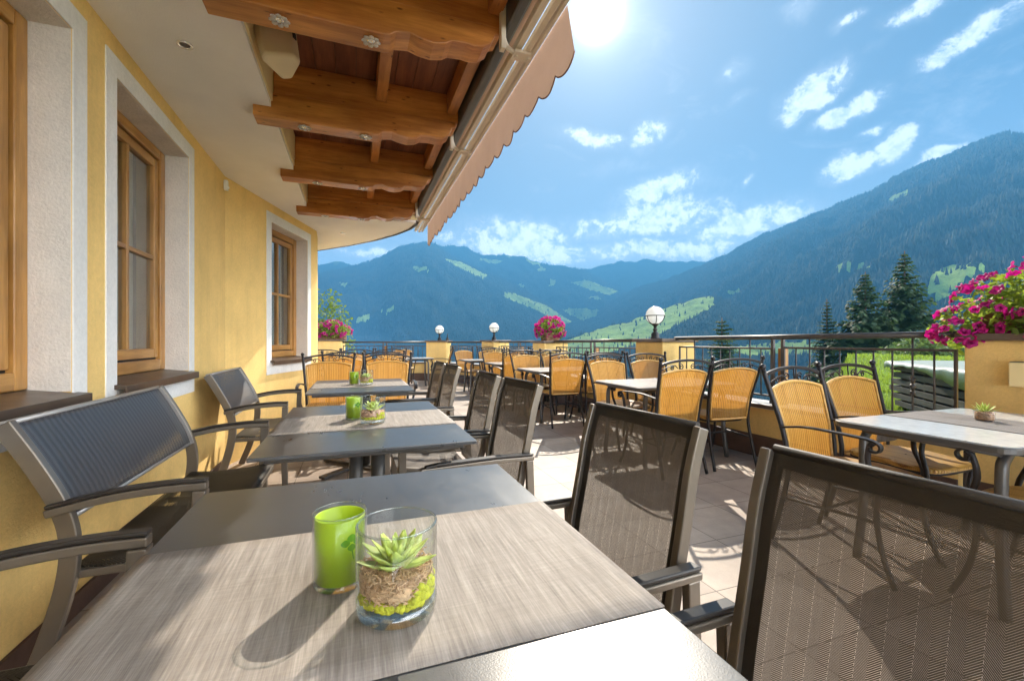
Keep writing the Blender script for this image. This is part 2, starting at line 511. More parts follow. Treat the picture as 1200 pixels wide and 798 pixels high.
    def build(self, name, mat, parent=None, bevel=0.0, solid=0.0, loc=None, rot=None, segs=2):
        me = bpy.data.meshes.new(name)
        me.from_pydata(self.v, [], self.f)
        me.polygons.foreach_set('use_smooth', self.sm)
        if self.has_uv:
            ul = me.uv_layers.new(name='UVMap')
            ul.data.foreach_set('uv', [c for fc in self.uv for p in fc for c in p])
        me.materials.append(M[mat] if isinstance(mat, str) else mat)
        me.update()
        o = bpy.data.objects.new(name, me)
        COL.objects.link(o)
        if parent is not None: o.parent = parent
        if loc is not None: o.location = loc
        if rot is not None: o.rotation_euler = rot
        if solid:
            md = o.modifiers.new('thick', 'SOLIDIFY'); md.thickness = solid; md.offset = 0
        if bevel:
            md = o.modifiers.new('edge', 'BEVEL'); md.width = bevel; md.segments = segs; md.limit_method = 'ANGLE'; md.angle_limit = R(35)
        return o

def tag(o, label=None, cat=None, group=None, kind=None):
    if label: o['label'] = label
    if cat: o['category'] = cat
    if group: o['group'] = group
    if kind: o['kind'] = kind
    return o
def thing(name, label, cat, loc=(0, 0, 0), rz=0.0, group=None):
    o = bpy.data.objects.new(name, None); COL.objects.link(o)
    o.empty_display_size = .1
    o.location = loc; o.rotation_euler = (0, 0, rz)
    return tag(o, label, cat, group)
def dup(root, loc, rz, label, group=None):
    r_ = root.copy(); COL.objects.link(r_)
    r_.location = loc; r_.rotation_euler = (0, 0, rz); r_['label'] = label
    if group: r_['group'] = group
    for ch in list(root.children):
        c = ch.copy(); COL.objects.link(c); c.parent = r_
        for g in list(ch.children):
            d = g.copy(); COL.objects.link(d); d.parent = c
    return r_
def curve(pts, n=6):
    """Catmull-Rom through the points"""
    P = [Vector(p) for p in pts]
    P = [P[0] * 2 - P[1]] + P + [P[-1] * 2 - P[-2]]
    out = []
    for i in range(1, len(P) - 2):
        a, b, c, d = P[i - 1], P[i], P[i + 1], P[i + 2]
        for k in range(n):
            s = k / n
            out.append(.5 * ((2 * b) + (c - a) * s + (2 * a - 5 * b + 4 * c - d) * s * s + (3 * b - a - 3 * c + d) * s ** 3))
    out.append(P[-2])
    return out
SUN_E = 3.8
SKY_S = 0.06
SKY_SAT = 1.08
LOWC = 24.0
SKY_V = 0.14
EXPOSURE = 1.75
FILL_BANK = 48.0  # brightness of the added fill patch in the unseen sky
HAZE = 3.7e-4
HAZE_COL = (.060, .216, .428)
HAZE_G = .33
CLOUD = 7.0
GLOW = (400.0, 2.6, 2.8)
# ------------------------------------------------------------------ light and sky
sun_d = bpy.data.lights.new('sun', 'SUN')
sun_d.energy = SUN_E
sun_d.angle = R(0.53)
sun_d.color = (1.0, .90, .75)
sun = bpy.data.objects.new('sun', sun_d); COL.objects.link(sun)
sun.rotation_euler = (-SUN_DIR).to_track_quat('-Z', 'Y').to_euler()
sun.location = (20, 33, 30)

def bearing(u, v):
    """world direction of a point measured in the photograph (horizontal length 1 on the optical axis)"""
    dx, dz = (u - 600) / FOCAL, (398 - v) / FOCAL
    return Vector((math.sin(YAW) + math.cos(YAW) * dx, math.cos(YAW) - math.sin(YAW) * dx, dz))

W = bpy.data.worlds.new('World'); S.world = W; W.use_nodes = True
W.node_tree.nodes.clear()
t = NT(W.node_tree)
sky = t.n('ShaderNodeTexSky', sky_type='NISHITA')
sky.sun_disc = False
sky.sun_elevation = math.asin(SUN_DIR.z)
sky.sun_rotation = math.atan2(SUN_DIR.x, SUN_DIR.y)
sky.altitude = 900; sky.air_density = 1.0; sky.dust_density = .5; sky.ozone_density = 1.6
d = t.n('ShaderNodeTexCoord').outputs['Generated']
dn = t.vmath('NORMALIZE', d)
hs = t.n('ShaderNodeHueSaturation'); hs.inputs['Saturation'].default_value = SKY_SAT; hs.inputs['Value'].default_value = SKY_V; hs.inputs['Hue'].default_value = .497
t.put(hs.inputs['Color'], sky.outputs[0])
skycol = hs.outputs[0]
# clouds: soft-edged banks at fixed directions of the sky, broken up by noise
CL = [(935, 20, 13, 20, 60, .75), (992, 28, 20, 9, 25, .8), (1078, 8, 42, 17, 10, .95), (1136, 42, 62, 19, 14, 1.15),
      (950, 110, 38, 19, 30, 1.2), (994, 127, 36, 15, 20, 1.2), (998, 192, 40, 18, 12, 1.25), (1046, 168, 26, 22, 40, 1.3),
      (1100, 181, 34, 10, 14, 1.1), (694, 164, 42, 13, -12, .85), (756, 158, 30, 16, 30, .85), (855, 88, 22, 14, 20, .7), (868, 118, 18, 9, 10, .55),
      (770, 222, 58, 20, 12, 1.0), (752, 258, 110, 22, 5, 1.15), (866, 264, 84, 24, 10, 1.15), (604, 284, 78, 24, -5, 1.2), (906, 262, 34, 13, 25, 1.2),
      (700, 296, 130, 14, 0, .9), (800, 290, 100, 16, 0, 1.0), (640, 296, 60, 14, 0, 1.1), (1022, 150, 18, 7, 20, .8), (965, 206, 14, 6, 0, .6), (880, 206, 12, 6, 30, .6), (440, 296, 70, 10, 0, .8), (520, 275, 40, 10, 0, .7),
      (1180, 92, 22, 7, 8, .45), (1020, 60, 30, 8, 30, .4), (730, 195, 60, 10, 0, .45),
      (1290, 110, 70, 20, 10, 1.1), (1400, 60, 90, 25, 5, 1.0), (1240, 30, 40, 14, 20, .9), (300, 200, 90, 25, 10, 1.0), (150, 120, 120, 30, 0, 1.0), (1500, 150, 120, 26, 0, 1.0)]
acc = None
warp = t.n('ShaderNodeTexNoise'); warp.inputs['Scale'].default_value = 9; warp.inputs['Detail'].default_value = 5
t.put(warp.inputs['Vector'], dn)
wv = t.vmath('SUBTRACT', warp.outputs['Color'], (.5, .5, .5))
wsc = t.n('ShaderNodeVectorMath', operation='SCALE'); t.put(wsc.inputs[0], wv); wsc.inputs['Scale'].default_value = .075
dw = t.vmath('ADD', dn, wsc.outputs[0])
for (u, v, hw, hh, tilt, st) in CL:
    c = bearing(u, v).normalized()
    right = Vector((c.y, -c.x, 0)).normalized(); up = right.cross(c).normalized()
    a = R(tilt)
    e1 = right * math.cos(a) + up * math.sin(a); e2 = -right * math.sin(a) + up * math.cos(a)
    k = FOCAL * (1 + ((u - 600) / FOCAL) ** 2 * .75)
    p = t.vmath('DOT_PRODUCT', dw, tuple(e1 * (k / hw))); q = t.vmath('DOT_PRODUCT', dw, tuple(e2 * (k / hh)))
    f = t.vmath('DOT_PRODUCT', dw, tuple(c))
    r2 = t.math('MULTIPLY_ADD', p, p, t.math('MULTIPLY', q, q))
    g = t.math('MULTIPLY', t.math('EXPONENT', t.math('MULTIPLY', r2, -1.1)), st)
    g = t.math('MULTIPLY', g, t.math('GREATER_THAN', f, 0.0))
    acc = g if acc is None else t.math('MAXIMUM', acc, g)
n1 = t.noise(dn, 16, 10, .66, .5)
n2 = t.noise(dn, 45, 8, .66, .3)
nn = t.math('ADD', t.math('MULTIPLY', n1, .60), t.math('MULTIPLY', n2, .40))
cov = t.math('ADD', acc, t.math('MULTIPLY', t.math('SUBTRACT', nn, .5), t.math('MULTIPLY_ADD', acc, 4.2, .4)))
wisps = t.ramp(t.noise(t.vmath('MULTIPLY', dn, (1, 1, 2.6)), 4.5, 9, .68, 1.2), [(.55, 0), (.85, .28)])
dens = t.n('ShaderNodeMapRange', interpolation_type='SMOOTHSTEP'); t.put(dens.inputs[0], cov)
dens.inputs[1].default_value = .42; dens.inputs[2].default_value = .98
off_ = t.vmath('ADD', dn, tuple(SUN_DIR * .014))
s1_ = t.math('ADD', t.math('MULTIPLY', t.noise(off_, 16, 10, .66, .5), .6), t.math('MULTIPLY', t.noise(off_, 45, 8, .66, .3), .4))
shade = t.math('MULTIPLY_ADD', t.math('SUBTRACT', nn, s1_), 3.5, .62, clamp=True)
ccol = t.ramp(shade, [(.15, (CLOUD * .55, CLOUD * .62, CLOUD * .70)), (.8, (CLOUD * 1.12, CLOUD * 1.11, CLOUD * 1.08))])
veil = t.n('ShaderNodeMapRange', interpolation_type='SMOOTHSTEP'); t.put(veil.inputs[0], t.math('MULTIPLY', acc, t.math('MULTIPLY_ADD', nn, 1.6, .2)))
veil.inputs[1].default_value = .10; veil.inputs[2].default_value = 1.1; veil.inputs[4].default_value = .34
fac = t.math('MAXIMUM', t.math('MAXIMUM', t.math('MULTIPLY', dens.outputs[0], .95), veil.outputs[0]), wisps, clamp=True)
zup = t.math('MAXIMUM', t.xyz(dn)[2], 0.02)
lowk = t.math('MULTIPLY_ADD', t.math('EXPONENT', t.math('MULTIPLY', zup, -1 / .088)), LOWC, 1.0)
csc = t.n('ShaderNodeVectorMath', operation='SCALE'); t.put(csc.inputs[0], ccol); t.put(csc.inputs['Scale'], t.math('MULTIPLY_ADD', lowk, .8, .2))
ssc = t.n('ShaderNodeVectorMath', operation='SCALE'); t.put(ssc.inputs[0], skycol); t.put(ssc.inputs['Scale'], lowk)
pw_ = t.n('ShaderNodeVectorMath', operation='SCALE'); pw_.inputs[0].default_value = (CLOUD * .86, CLOUD * .93, CLOUD); t.put(pw_.inputs['Scale'], t.math('MULTIPLY_ADD', lowk, .7, .25))
pale = t.math('MULTIPLY', t.math('EXPONENT', t.math('MULTIPLY', zup, -1 / .19)), 1.05, clamp=True)
skyc = t.mix(fac, t.mix(pale, ssc.outputs[0], pw_.outputs[0]), csc.outputs[0])
# added fill light: a bright cloud-like patch, unseen behind the camera, lifting the shade
FILL_DIR = Vector((.80, -.58, .16)).normalized()
bd = t.math('ADD', t.vmath('DOT_PRODUCT', dn, tuple(FILL_DIR)), t.math('MULTIPLY', t.math('SUBTRACT', nn, .5), .35))
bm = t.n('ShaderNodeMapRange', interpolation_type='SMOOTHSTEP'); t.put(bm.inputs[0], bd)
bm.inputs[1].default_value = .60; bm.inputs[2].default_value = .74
bcol = t.ramp(t.noise(dn, 7, 7, .6), [(.3, (FILL_BANK * .8, FILL_BANK * .83, FILL_BANK * .86)), (.7, (FILL_BANK * 1.15, FILL_BANK * 1.12, FILL_BANK * 1.06))])
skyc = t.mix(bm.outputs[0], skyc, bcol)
# the sun's bright aureole
cs = t.math('MAXIMUM', t.vmath('DOT_PRODUCT', dn, tuple(SUN_DIR)), 0.0)
g1 = t.math('MULTIPLY', t.math('POWER', cs, 5000), GLOW[0])
g2 = t.math('ADD', t.math('MULTIPLY', t.math('POWER', cs, 900), GLOW[1] * 3.0), t.math('MULTIPLY', t.math('POWER', cs, 160), GLOW[1]))
g3 = t.math('MULTIPLY', t.math('POWER', cs, 13), GLOW[2])
gl = t.n('ShaderNodeVectorMath', operation='SCALE'); gl.inputs[0].default_value = (1, .985, .95)
t.put(gl.inputs['Scale'], t.math('ADD', g1, t.math('ADD', g2, g3)))
skyc = t.mix(1.0, skyc, gl.outputs[0], 'ADD')
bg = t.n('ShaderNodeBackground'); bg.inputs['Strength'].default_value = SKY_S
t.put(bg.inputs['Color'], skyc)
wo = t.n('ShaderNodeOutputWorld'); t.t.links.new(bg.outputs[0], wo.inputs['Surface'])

S.view_settings.view_transform = 'Standard'
S.view_settings.look = 'None'
S.view_settings.exposure = EXPOSURE
S.view_settings.gamma = 1.0
S.view_settings.use_curve_mapping = False
S.cycles.use_denoising = True
S.cycles.max_bounces = 9
S.cycles.transparent_max_bounces = 16
S.cycles.diffuse_bounces = 4
S.cycles.glossy_bounces = 4
S.cycles.transmission_bounces = 6
S.cycles.volume_bounces = 0
S.cycles.caustics_reflective = False
S.cycles.caustics_refractive = False
S.cycles.sample_clamp_indirect = 6.0

# ------------------------------------------------------------------ haze
ZTOP = 1130
if HAZE > 0:
    hz = MB().box(-2700, 6300, -900, 7000, -330, ZTOP).build('haze', M['white_metal'])
    m, t = new_mat('valley_haze')
    pv = t.n('ShaderNodeVolumePrincipled')
    pv.inputs['Density'].default_value = HAZE
    pv.inputs['Color'].default_value = (*HAZE_COL, 1)
    pv.inputs['Anisotropy'].default_value = HAZE_G
    t.out(None, pv.outputs[0])
    hz.data.materials.clear(); hz.data.materials.append(m)
    hz['kind'] = 'stuff'

# ------------------------------------------------------------------ far terrain
def m_hill(name, forest, meadow, rock=None):
    m, t = new_mat(name)
    at = t.n('ShaderNodeAttribute', attribute_name='meadow').outputs['Fac']
    v = t.coord('Object')
    n = t.noise(v, .012, 8, .7); n2 = t.noise(v, .05, 5, .7)
    edge = t.math('ADD', at, t.math('MULTIPLY', t.math('SUBTRACT', n2, .5), .9))
    mk = t.ramp(edge, [(.46, 0), (.54, 1)])
    fcol = t.ramp(t.math('MULTIPLY_ADD', n2, .5, t.math('MULTIPLY', n, .5)), [(.35, tuple(c * .6 for c in forest)), (.65, tuple(c * 1.3 for c in forest))])
    mcol = t.ramp(t.math('MULTIPLY_ADD', n2, .4, t.math('MULTIPLY', n, .6)), [(.35, tuple(c * .8 for c in meadow)), (.65, tuple(c * 1.2 for c in meadow))])
    t.out(t.principled(t.mix(mk, fcol, mcol), .95, 0, t.bump(t.math('ADD', n, n2), .8, 12.0), Specular_IOR_Level=.1))
    return m
M['hill'] = m_hill('alpine_forest_floor', (.014, .032, .014), (.32, .46, .085))
M['hill_far'] = m_hill('far_alpine_slopes', (.030, .060, .030), (.12, .17, .05))

def in_poly(u, v, poly):
    c = False; n = len(poly)
    for i in range(n):
        (x1, y1), (x2, y2) = poly[i], poly[(i + 1) % n]
        if (y1 > v) != (y2 > v) and u < (x2 - x1) * (v - y1) / (y2 - y1) + x1: c = not c
    return c

def mountain(name, crest, dist, foot, zfoot, power, rough, nu, nt, mat, meadows=(), mnoise_thr=9.0, trees=0, th=(16, 30), seed=1):
    """a ridge: crest line, its real distances, a front slope down to the valley and a back slope"""
    cu = [c[0] for c in crest]; cv = [c[1] for c in crest]
    du = [c[0] for c in dist]; dd = [c[1] for c in dist]
    fd = [c[1] for c in foot]; fu = [c[0] for c in foot]
    a0 = math.atan((cu[0] - 600) / FOCAL); a1 = math.atan((cu[-1] - 600) / FOCAL)
    rows = []; med = []
    ts = [k / (nt - 1) * 1.35 for k in range(nt)]
    off = Vector((seed * 131.7, seed * 57.3, seed * 11.1))
    P = np.zeros((nu, nt, 3)); MD = np.zeros((nu, nt))
    for i in range(nu):
        az = a0 + (a1 - a0) * i / (nu - 1)
        dx = math.tan(az); u = 600 + FOCAL * dx
        v = float(np.interp(u, cu, cv))
        D = float(np.interp(u, du, dd)); F = float(np.interp(u, fu, fd))
        hd = Vector((math.sin(az + YAW), math.cos(az + YAW)))
        zc = CAM_Z + (398 - v) / FOCAL * math.cos(az) * D
        for k, tt in enumerate(ts):
            r_ = F + (D - F) * tt
            if tt <= 1: z = zfoot + (zc - zfoot) * tt ** power
            else: z = zc - (zc - zfoot) * ((tt - 1) * 1.6) ** 1.2
            x, y = hd.x * r_, hd.y * r_
            q = Vector((x, y, 0)) * (1 / 900.0) + off
            env = max(0.0, math.sin(PI * min(1, tt))) if tt < 1 else 0.15
            amp = (zc - zfoot) * rough
            rid = 1 - abs(mnoise.fractal(q * 1.6, .9, 2.1, 5)) * 1.6
            z += amp * env * rid * .8 + amp * .9 * env * mnoise.fractal(q * 4.0, .8, 2.1, 4)
            z += (6 + 0.006 * D * .3) * mnoise.fractal(q * 14, .7, 2.0, 3)
            P[i, k] = (x, y, z)
            dep = x * math.sin(YAW) + y * math.cos(YAW)
            pu = u; pv_ = 398 - (z - CAM_Z) / dep * FOCAL
            md = 0.0
            if tt <= 1.0:
                for pl in meadows:
                    if in_poly(pu, pv_, pl): md = 1.0
                if mnoise.fractal(q * 3.1 + Vector((3, 3, 3)), .9, 2.1, 4) > mnoise_thr: md = max(md, .8)
            MD[i, k] = md
    mb = MB()
    verts = P.reshape(-1, 3).tolist()
    faces = [(i * nt + k, (i + 1) * nt + k, (i + 1) * nt + k + 1, i * nt + k + 1) for i in range(nu - 1) for k in range(nt - 1)]
    mb.add(verts, faces, True)
    o = mb.build(name, mat)
    at = o.data.attributes.new('meadow', 'FLOAT', 'POINT')
    at.data.foreach_set('value', MD.reshape(-1).astype(np.float32))
    o['kind'] = 'structure'
    if trees:
        g = np.random.default_rng(seed)
        kmax = int((nt - 1) / 1.35) + 1
        ii = g.uniform(0, nu - 1.001, trees); kk = g.uniform(0, kmax - .001, trees)
        near_crest = g.random(trees) < .06
        kk = np.where(near_crest, kmax - 1 + g.uniform(-.8, .6, trees), kk)
        i0 = ii.astype(int); k0 = kk.astype(int); fi = (ii - i0)[:, None]; fk = (kk - k0)[:, None]
        p = (P[i0, k0] * (1 - fi) * (1 - fk) + P[i0 + 1, k0] * fi * (1 - fk) + P[i0, k0 + 1] * (1 - fi) * fk + P[i0 + 1, k0 + 1] * fi * fk)
        mdv = MD[i0, k0] + MD[i0 + 1, k0] + MD[i0, k0 + 1] + MD[i0 + 1, k0 + 1]
        keep = (mdv < .4) | (g.random(trees) < .06)
        p = p[keep]; n = len(p)
        h = g.uniform(th[0], th[1], n); h *= np.where(g.random(n) < .1, 1.3, 1.0)
        w = h * g.uniform(.17, .26, n)
        ang = g.uniform(0, 2 * PI, n)
        V = np.zeros((n, 6, 3))
        for c in range(5):
            V[:, c, 0] = p[:, 0] + w * np.cos(ang + c * 2 * PI / 5)
            V[:, c, 1] = p[:, 1] + w * np.sin(ang + c * 2 * PI / 5)
            V[:, c, 2] = p[:, 2] - h * .08
        V[:, 5] = p; V[:, 5, 2] += h
        base = (np.arange(n) * 6)[:, None, None]
        T = np.array([[c, (c + 1) % 5, 5] for c in range(5)])[None] + base
        T = T.reshape(-1, 3)
        me = bpy.data.meshes.new('forest')
        me.vertices.add(n * 6); me.vertices.foreach_set('co', V.reshape(-1))
        me.loops.add(len(T) * 3); me.loops.foreach_set('vertex_index', T.reshape(-1).astype(np.int32))
        me.polygons.add(len(T)); me.polygons.foreach_set('loop_start', np.arange(0, len(T) * 3, 3, dtype=np.int32))
        me.update(); me.validate()
        me.materials.append(M['far_tree'])
        fo = bpy.data.objects.new('forest', me); COL.objects.link(fo)
        fo['kind'] = 'stuff'
    return o
M['far_tree'] = m_leafy('far_conifer_green', (.009, .023, .011), (.018, .040, .017), (.015, .03, .01), .1, .9)

MEAD_R = [[(690, 398), (706, 386), (735, 380), (770, 367), (806, 354), (831, 349), (833, 356), (806, 375), (770, 392), (742, 400), (700, 412)],
          [(978, 309), (1000, 308), (1022, 309), (1018, 313), (990, 314), (980, 313)],
          [(1083, 346), (1092, 320), (1112, 310), (1150, 309), (1158, 316), (1136, 322), (1120, 338), (1102, 350)],
          [(868, 404), (905, 400), (960, 399), (970, 407), (950, 412), (880, 412)], [(852, 341), (866, 338), (868, 342), (856, 345)],
          [(1040, 232), (1062, 222), (1064, 226), (1046, 236)]]
mountain('mountain_slope', [(600, 420), (640, 402), (665, 384), (687, 366), (720, 350), (745, 337.5), (780, 328), (810, 316), (852, 297.5), (895, 275), (935, 260), (970, 245), (1019, 226), (1048, 209), (1075, 196), (1100, 187), (1124, 177), (1152, 165), (1181, 156.5), (1200, 161), (1260, 172), (1340, 165), (1450, 200), (1700, 190), (2300, 230)],
         [(600, 4200), (700, 4200), (850, 3600), (1000, 3000), (1200, 2500), (2300, 2400)], [(600, 2600), (700, 2400), (850, 1300), (1000, 800), (2300, 700)],
         -150, 1.05, .085, 420, 150, 'hill', MEAD_R, 9.0, 60000, (11, 20), 3)
MEAD_L = [[(588, 342), (600, 342), (640, 357), (670, 376), (660, 381), (628, 362), (592, 348)], [(446, 362), (462, 357), (464, 362), (452, 366)], [(416, 372), (432, 366), (434, 372), (420, 378)],
          [(484, 312), (500, 312), (504, 317), (490, 318)], [(520, 302), (540, 306), (572, 322), (566, 325), (540, 314)], [(396, 330), (408, 330), (404, 336)]]
mountain('mountain_peak', [(150, 330), (300, 325), (370, 321), (395, 316), (420, 310), (445, 302), (452, 298), (465, 290), (480, 286), (496, 283), (510, 286), (530, 300), (572, 320), (610, 337), (635, 352), (660, 365), (700, 385), (760, 405)],
         [(150, 4100), (500, 4000), (660, 3700), (760, 3300)], [(150, 1900), (500, 1900), (660, 2300), (760, 2400)], -150, 1.0, .08, 300, 120, 'hill', MEAD_L, 9.0, 36000, (12, 22), 5)
MEAD_V = [[(630, 374), (645, 366), (668, 360), (700, 362), (735, 368), (760, 380), (760, 400), (640, 402)], [(668, 330), (690, 328), (724, 340), (715, 345), (690, 338)]]
mountain('mountain_valley', [(470, 300), (500, 284), (520, 287.5), (545, 289), (556, 295), (567, 299), (590, 298), (612, 299.5), (640, 310), (650, 310), (670, 314), (685, 316), (700, 324), (725, 338), (760, 352), (800, 370), (850, 385)],
         [(470, 4900), (640, 4700), (850, 4500)], [(470, 3600), (850, 3200)], -120, 1.0, .07, 220, 90, 'hill', MEAD_V, .42, 9000, (16, 28), 8)
MEAD_S = [[(640, 404), (668, 397), (700, 384), (735, 376), (770, 362), (806, 350), (834, 343), (838, 356), (806, 374), (775, 389), (745, 403), (700, 415), (640, 420)], [(846, 408), (905, 400), (962, 399), (975, 409), (950, 414), (860, 415)]]
mountain('mountain_spur', [(560, 425), (620, 409), (660, 398.5), (700, 385), (735, 377), (770, 363.5), (806, 351.5), (831, 346), (850, 351), (880, 362), (930, 382), (1000, 402), (1060, 420)],
         [(560, 1900), (1060, 1900)], [(560, 820), (1060, 820)], -150, 1.0, .05, 260, 90, 'hill', MEAD_S, 9.0, 9000, (10, 18), 15)
mountain('mountain_ridge', [(560, 330), (640, 322), (685, 316), (705, 310), (725, 306), (745, 305.5), (757, 303), (775, 305), (827, 305), (870, 312), (930, 330)],
         [(560, 5500), (930, 5500)], [(560, 4700), (930, 4700)], -50, .9, .05, 160, 60, 'hill_far', (), .5, 0, seed=9)
mountain('mountain_summit', [(280, 330), (340, 318), (370, 310), (395, 304), (414, 310), (440, 318), (500, 330)], [(280, 5200), (500, 5200)], [(280, 4500), (500, 4500)], -50, .9, .05, 90, 50, 'hill_far', (), .5, 0, seed=12)

# ------------------------------------------------------------------ valley floor and the grass slope beside the terrace
def m_grass(name, lo, hi):
    m, t = new_mat(name)
    v = t.coord('Object')
    n = t.noise(v, .8, 8, .7); n2 = t.noise(v, 18, 4, .7)
    col = t.ramp(t.math('MULTIPLY_ADD', n2, .45, t.math('MULTIPLY', n, .55)), [(.32, lo), (.68, hi)])
    d = t.principled(col, .9, 0, t.bump(n2, .8, .06), Specular_IOR_Level=.15)
    t.out(d)
    return m
M['grass'] = m_grass('alpine_grass', (.085, .16, .018), (.20, .30, .04))
gb = MB()
def ground_z(x, y):
    r_ = math.hypot(x, y)
    az = math.degrees(math.atan2(x, y))
    right = min(1, max(0, (az - 52.5) / 5.0))
    start = 7 + 17 * right
    top = -4.0 * (1 - right) - .72 * right
    fall = max(0, r_ - start)
    rise = right * min(1.25, max(0, (r_ - 9.5) * .10))
    z = top + rise - (.36 * (1 - right) + .30 * right) * fall
    z = max(z, -150 - .0 * r_)
    z += .0 if r_ < 9 else .5 * min(1, (r_ - 9) / 60) * mnoise.noise(Vector((x, y, 0)) * .05) + .08 * mnoise.noise(Vector((x, y, 3)) * .6)
    return z
radii = [0.5, 2, 4, 6, 8, 10, 12, 14, 16, 18, 20, 22, 24, 26, 29, 33, 38, 45, 55, 70, 100, 150, 220, 330, 500, 800, 1200, 1.0]
NA = 180
FARXY = (-2600, 6200, -850, 6900)                # the sheet reaches the rim of the valley air
rows = []
for r_ in radii:
    row = []
    for k in range(NA + 1):
        sx, sy = math.sin(2 * PI * k / NA), math.cos(2 * PI * k / NA)
        rim = min((FARXY[1] if sx > 0 else FARXY[0]) / (sx if abs(sx) > 1e-6 else 1e-6), (FARXY[3] if sy > 0 else FARXY[2]) / (sy if abs(sy) > 1e-6 else 1e-6))
        rr = rim if r_ == 1.0 else min(r_, rim * .98)
        row.append((rr * sx, rr * sy, ground_z(rr * sx, rr * sy)))
    rows.append(row)
nr = len(rows)
gb.add([p for r_ in rows for p in r_], [(i * (NA + 1) + k, (i + 1) * (NA + 1) + k, (i + 1) * (NA + 1) + k + 1, i * (NA + 1) + k + 1) for i in range(nr - 1) for k in range(NA)], True)
tag(gb.build('ground', 'grass'), kind='structure')

# grass blades on the near slope, beyond the railing on the right
bl = MB(); g = np.random.default_rng(4)
vv = []; ff = []
for i in range(26000):
    az = R(g.uniform(50, 82)); r_ = 7 + 20 * g.random() ** 1.2
    x, y = r_ * math.sin(az), r_ * math.cos(az); z = ground_z(x, y)
    h = g.uniform(.05, .16); a = g.uniform(0, PI); w = .012 + .0006 * r_
    lx, ly = g.uniform(-.06, .06, 2)
    o = len(vv)
    vv += [(x - w * math.cos(a), y - w * math.sin(a), z - .02), (x + w * math.cos(a), y + w * math.sin(a), z - .02), (x + lx, y + ly, z + h)]
    ff.append((o, o + 1, o + 2))
bl.add(vv, ff)
M['blades'] = m_leafy('meadow_grass_blades', (.09, .17, .02), (.20, .30, .04), (.35, .48, .05), .4)
tag(bl.build('grass', 'blades'), kind='stuff')

# ------------------------------------------------------------------ trees
def polar(u, r_):
    """ground point in the direction of photograph column u at distance r_"""
    b = bearing(u, 398); b.z = 0; b.normalize()
    return b.x * r_, b.y * r_

def spruce(label, u, r_, vtop, w, seed, group='spruces beyond the railing', dens=1.0, pw=.92):
    g = np.random.default_rng(seed)
    x, y = polar(u, r_)
    z0 = ground_z(x, y) - .3
    h = CAM_Z + (398 - vtop) / FOCAL * (x * math.sin(YAW) + y * math.cos(YAW)) - z0
    root = thing('spruce_tree', label, 'spruce', (x, y, z0), 0, group)
    MB().tube([(0, 0, 0), (.02 * h * .1, 0, h * .5), (0, 0, h * .98)], [h * .016, h * .010, h * .002], 8).build('trunk', 'bark', root)
    vv = []; ff = []
    nl = int(50 * dens)
    for l in range(nl):
        f = l / nl
        zb = h * (.06 + .92 * f ** .92)
        L = w * (1 - f) ** pw * g.uniform(.80, 1.12) + .004 * h
        nb = int(19 - 8 * f)
        for b in range(nb):
            az = g.uniform(0, 2 * PI); Lb = L * g.uniform(.6, 1.12)
            droop = g.uniform(.15, .40) * (1 - f * .7)
            nseg = max(3, int(13 * Lb / w * dens) + 2)
            for s in range(nseg):
                q = (s + .5) / nseg
                px = Lb * q; pz = zb - droop * Lb * q + .18 * Lb * q * q
                for side in (-1, 1, 0):
                    wl = ((.17 * (1 - q) + .07) * Lb + .032 * w) * g.uniform(.65, 1.35)
                    aa = az + side * g.uniform(.5, 1.0)
                    c0 = Vector((px * math.cos(az), px * math.sin(az), pz))
                    d_ = Vector((math.cos(aa), math.sin(aa), -.55 + g.uniform(-.5, .2))) * wl * .8
                    n_ = Vector((-math.sin(aa), math.cos(aa), g.uniform(-.3, .3))) * wl * .30
                    o = len(vv)
                    vv += [c0 - n_, c0 + d_ * .55 - n_ * .9 + Vector((0, 0, .02)), c0 + d_, c0 + d_ * .5 + n_, c0 + n_ * .6]
                    ff.append((o, o + 1, o + 2, o + 3, o + 4))
    cb = MB(); cb.add(vv, ff)
    cb.build('crown', 'needles', root)
    return root

def leafcloud(mb, blobs, n, size, g, flat=.6):
    """leaves scattered through lumps of crown; blobs = (cx, cy, cz, rx, ry, rz)"""
    wts = np.array([b[3] * b[4] * b[5] for b in blobs]); wts = wts / wts.sum()
    vv = []; ff = []
    for i in range(n):
        b = blobs[int(g.choice(len(blobs), p=wts))]
        d_ = g.normal(size=3); d_ /= np.linalg.norm(d_)
        rr = g.random() ** .42
        c = Vector((b[0] + d_[0] * b[3] * rr, b[1] + d_[1] * b[4] * rr, b[2] + d_[2] * b[5] * rr))
        s = size * g.uniform(.6, 1.35)
        a = Vector(g.normal(size=3)); a.z *= flat; a.normalize()
        n_ = a.cross(Vector(g.normal(size=3))).normalized()
        o = len(vv)
        vv += [c - a * s * .5, c + n_ * s * .28 - a * s * .08, c + a * s * .55, c - n_ * s * .28 - a * s * .08]
        ff.append((o, o + 1, o + 2, o + 3))
    mb.add(vv, ff)

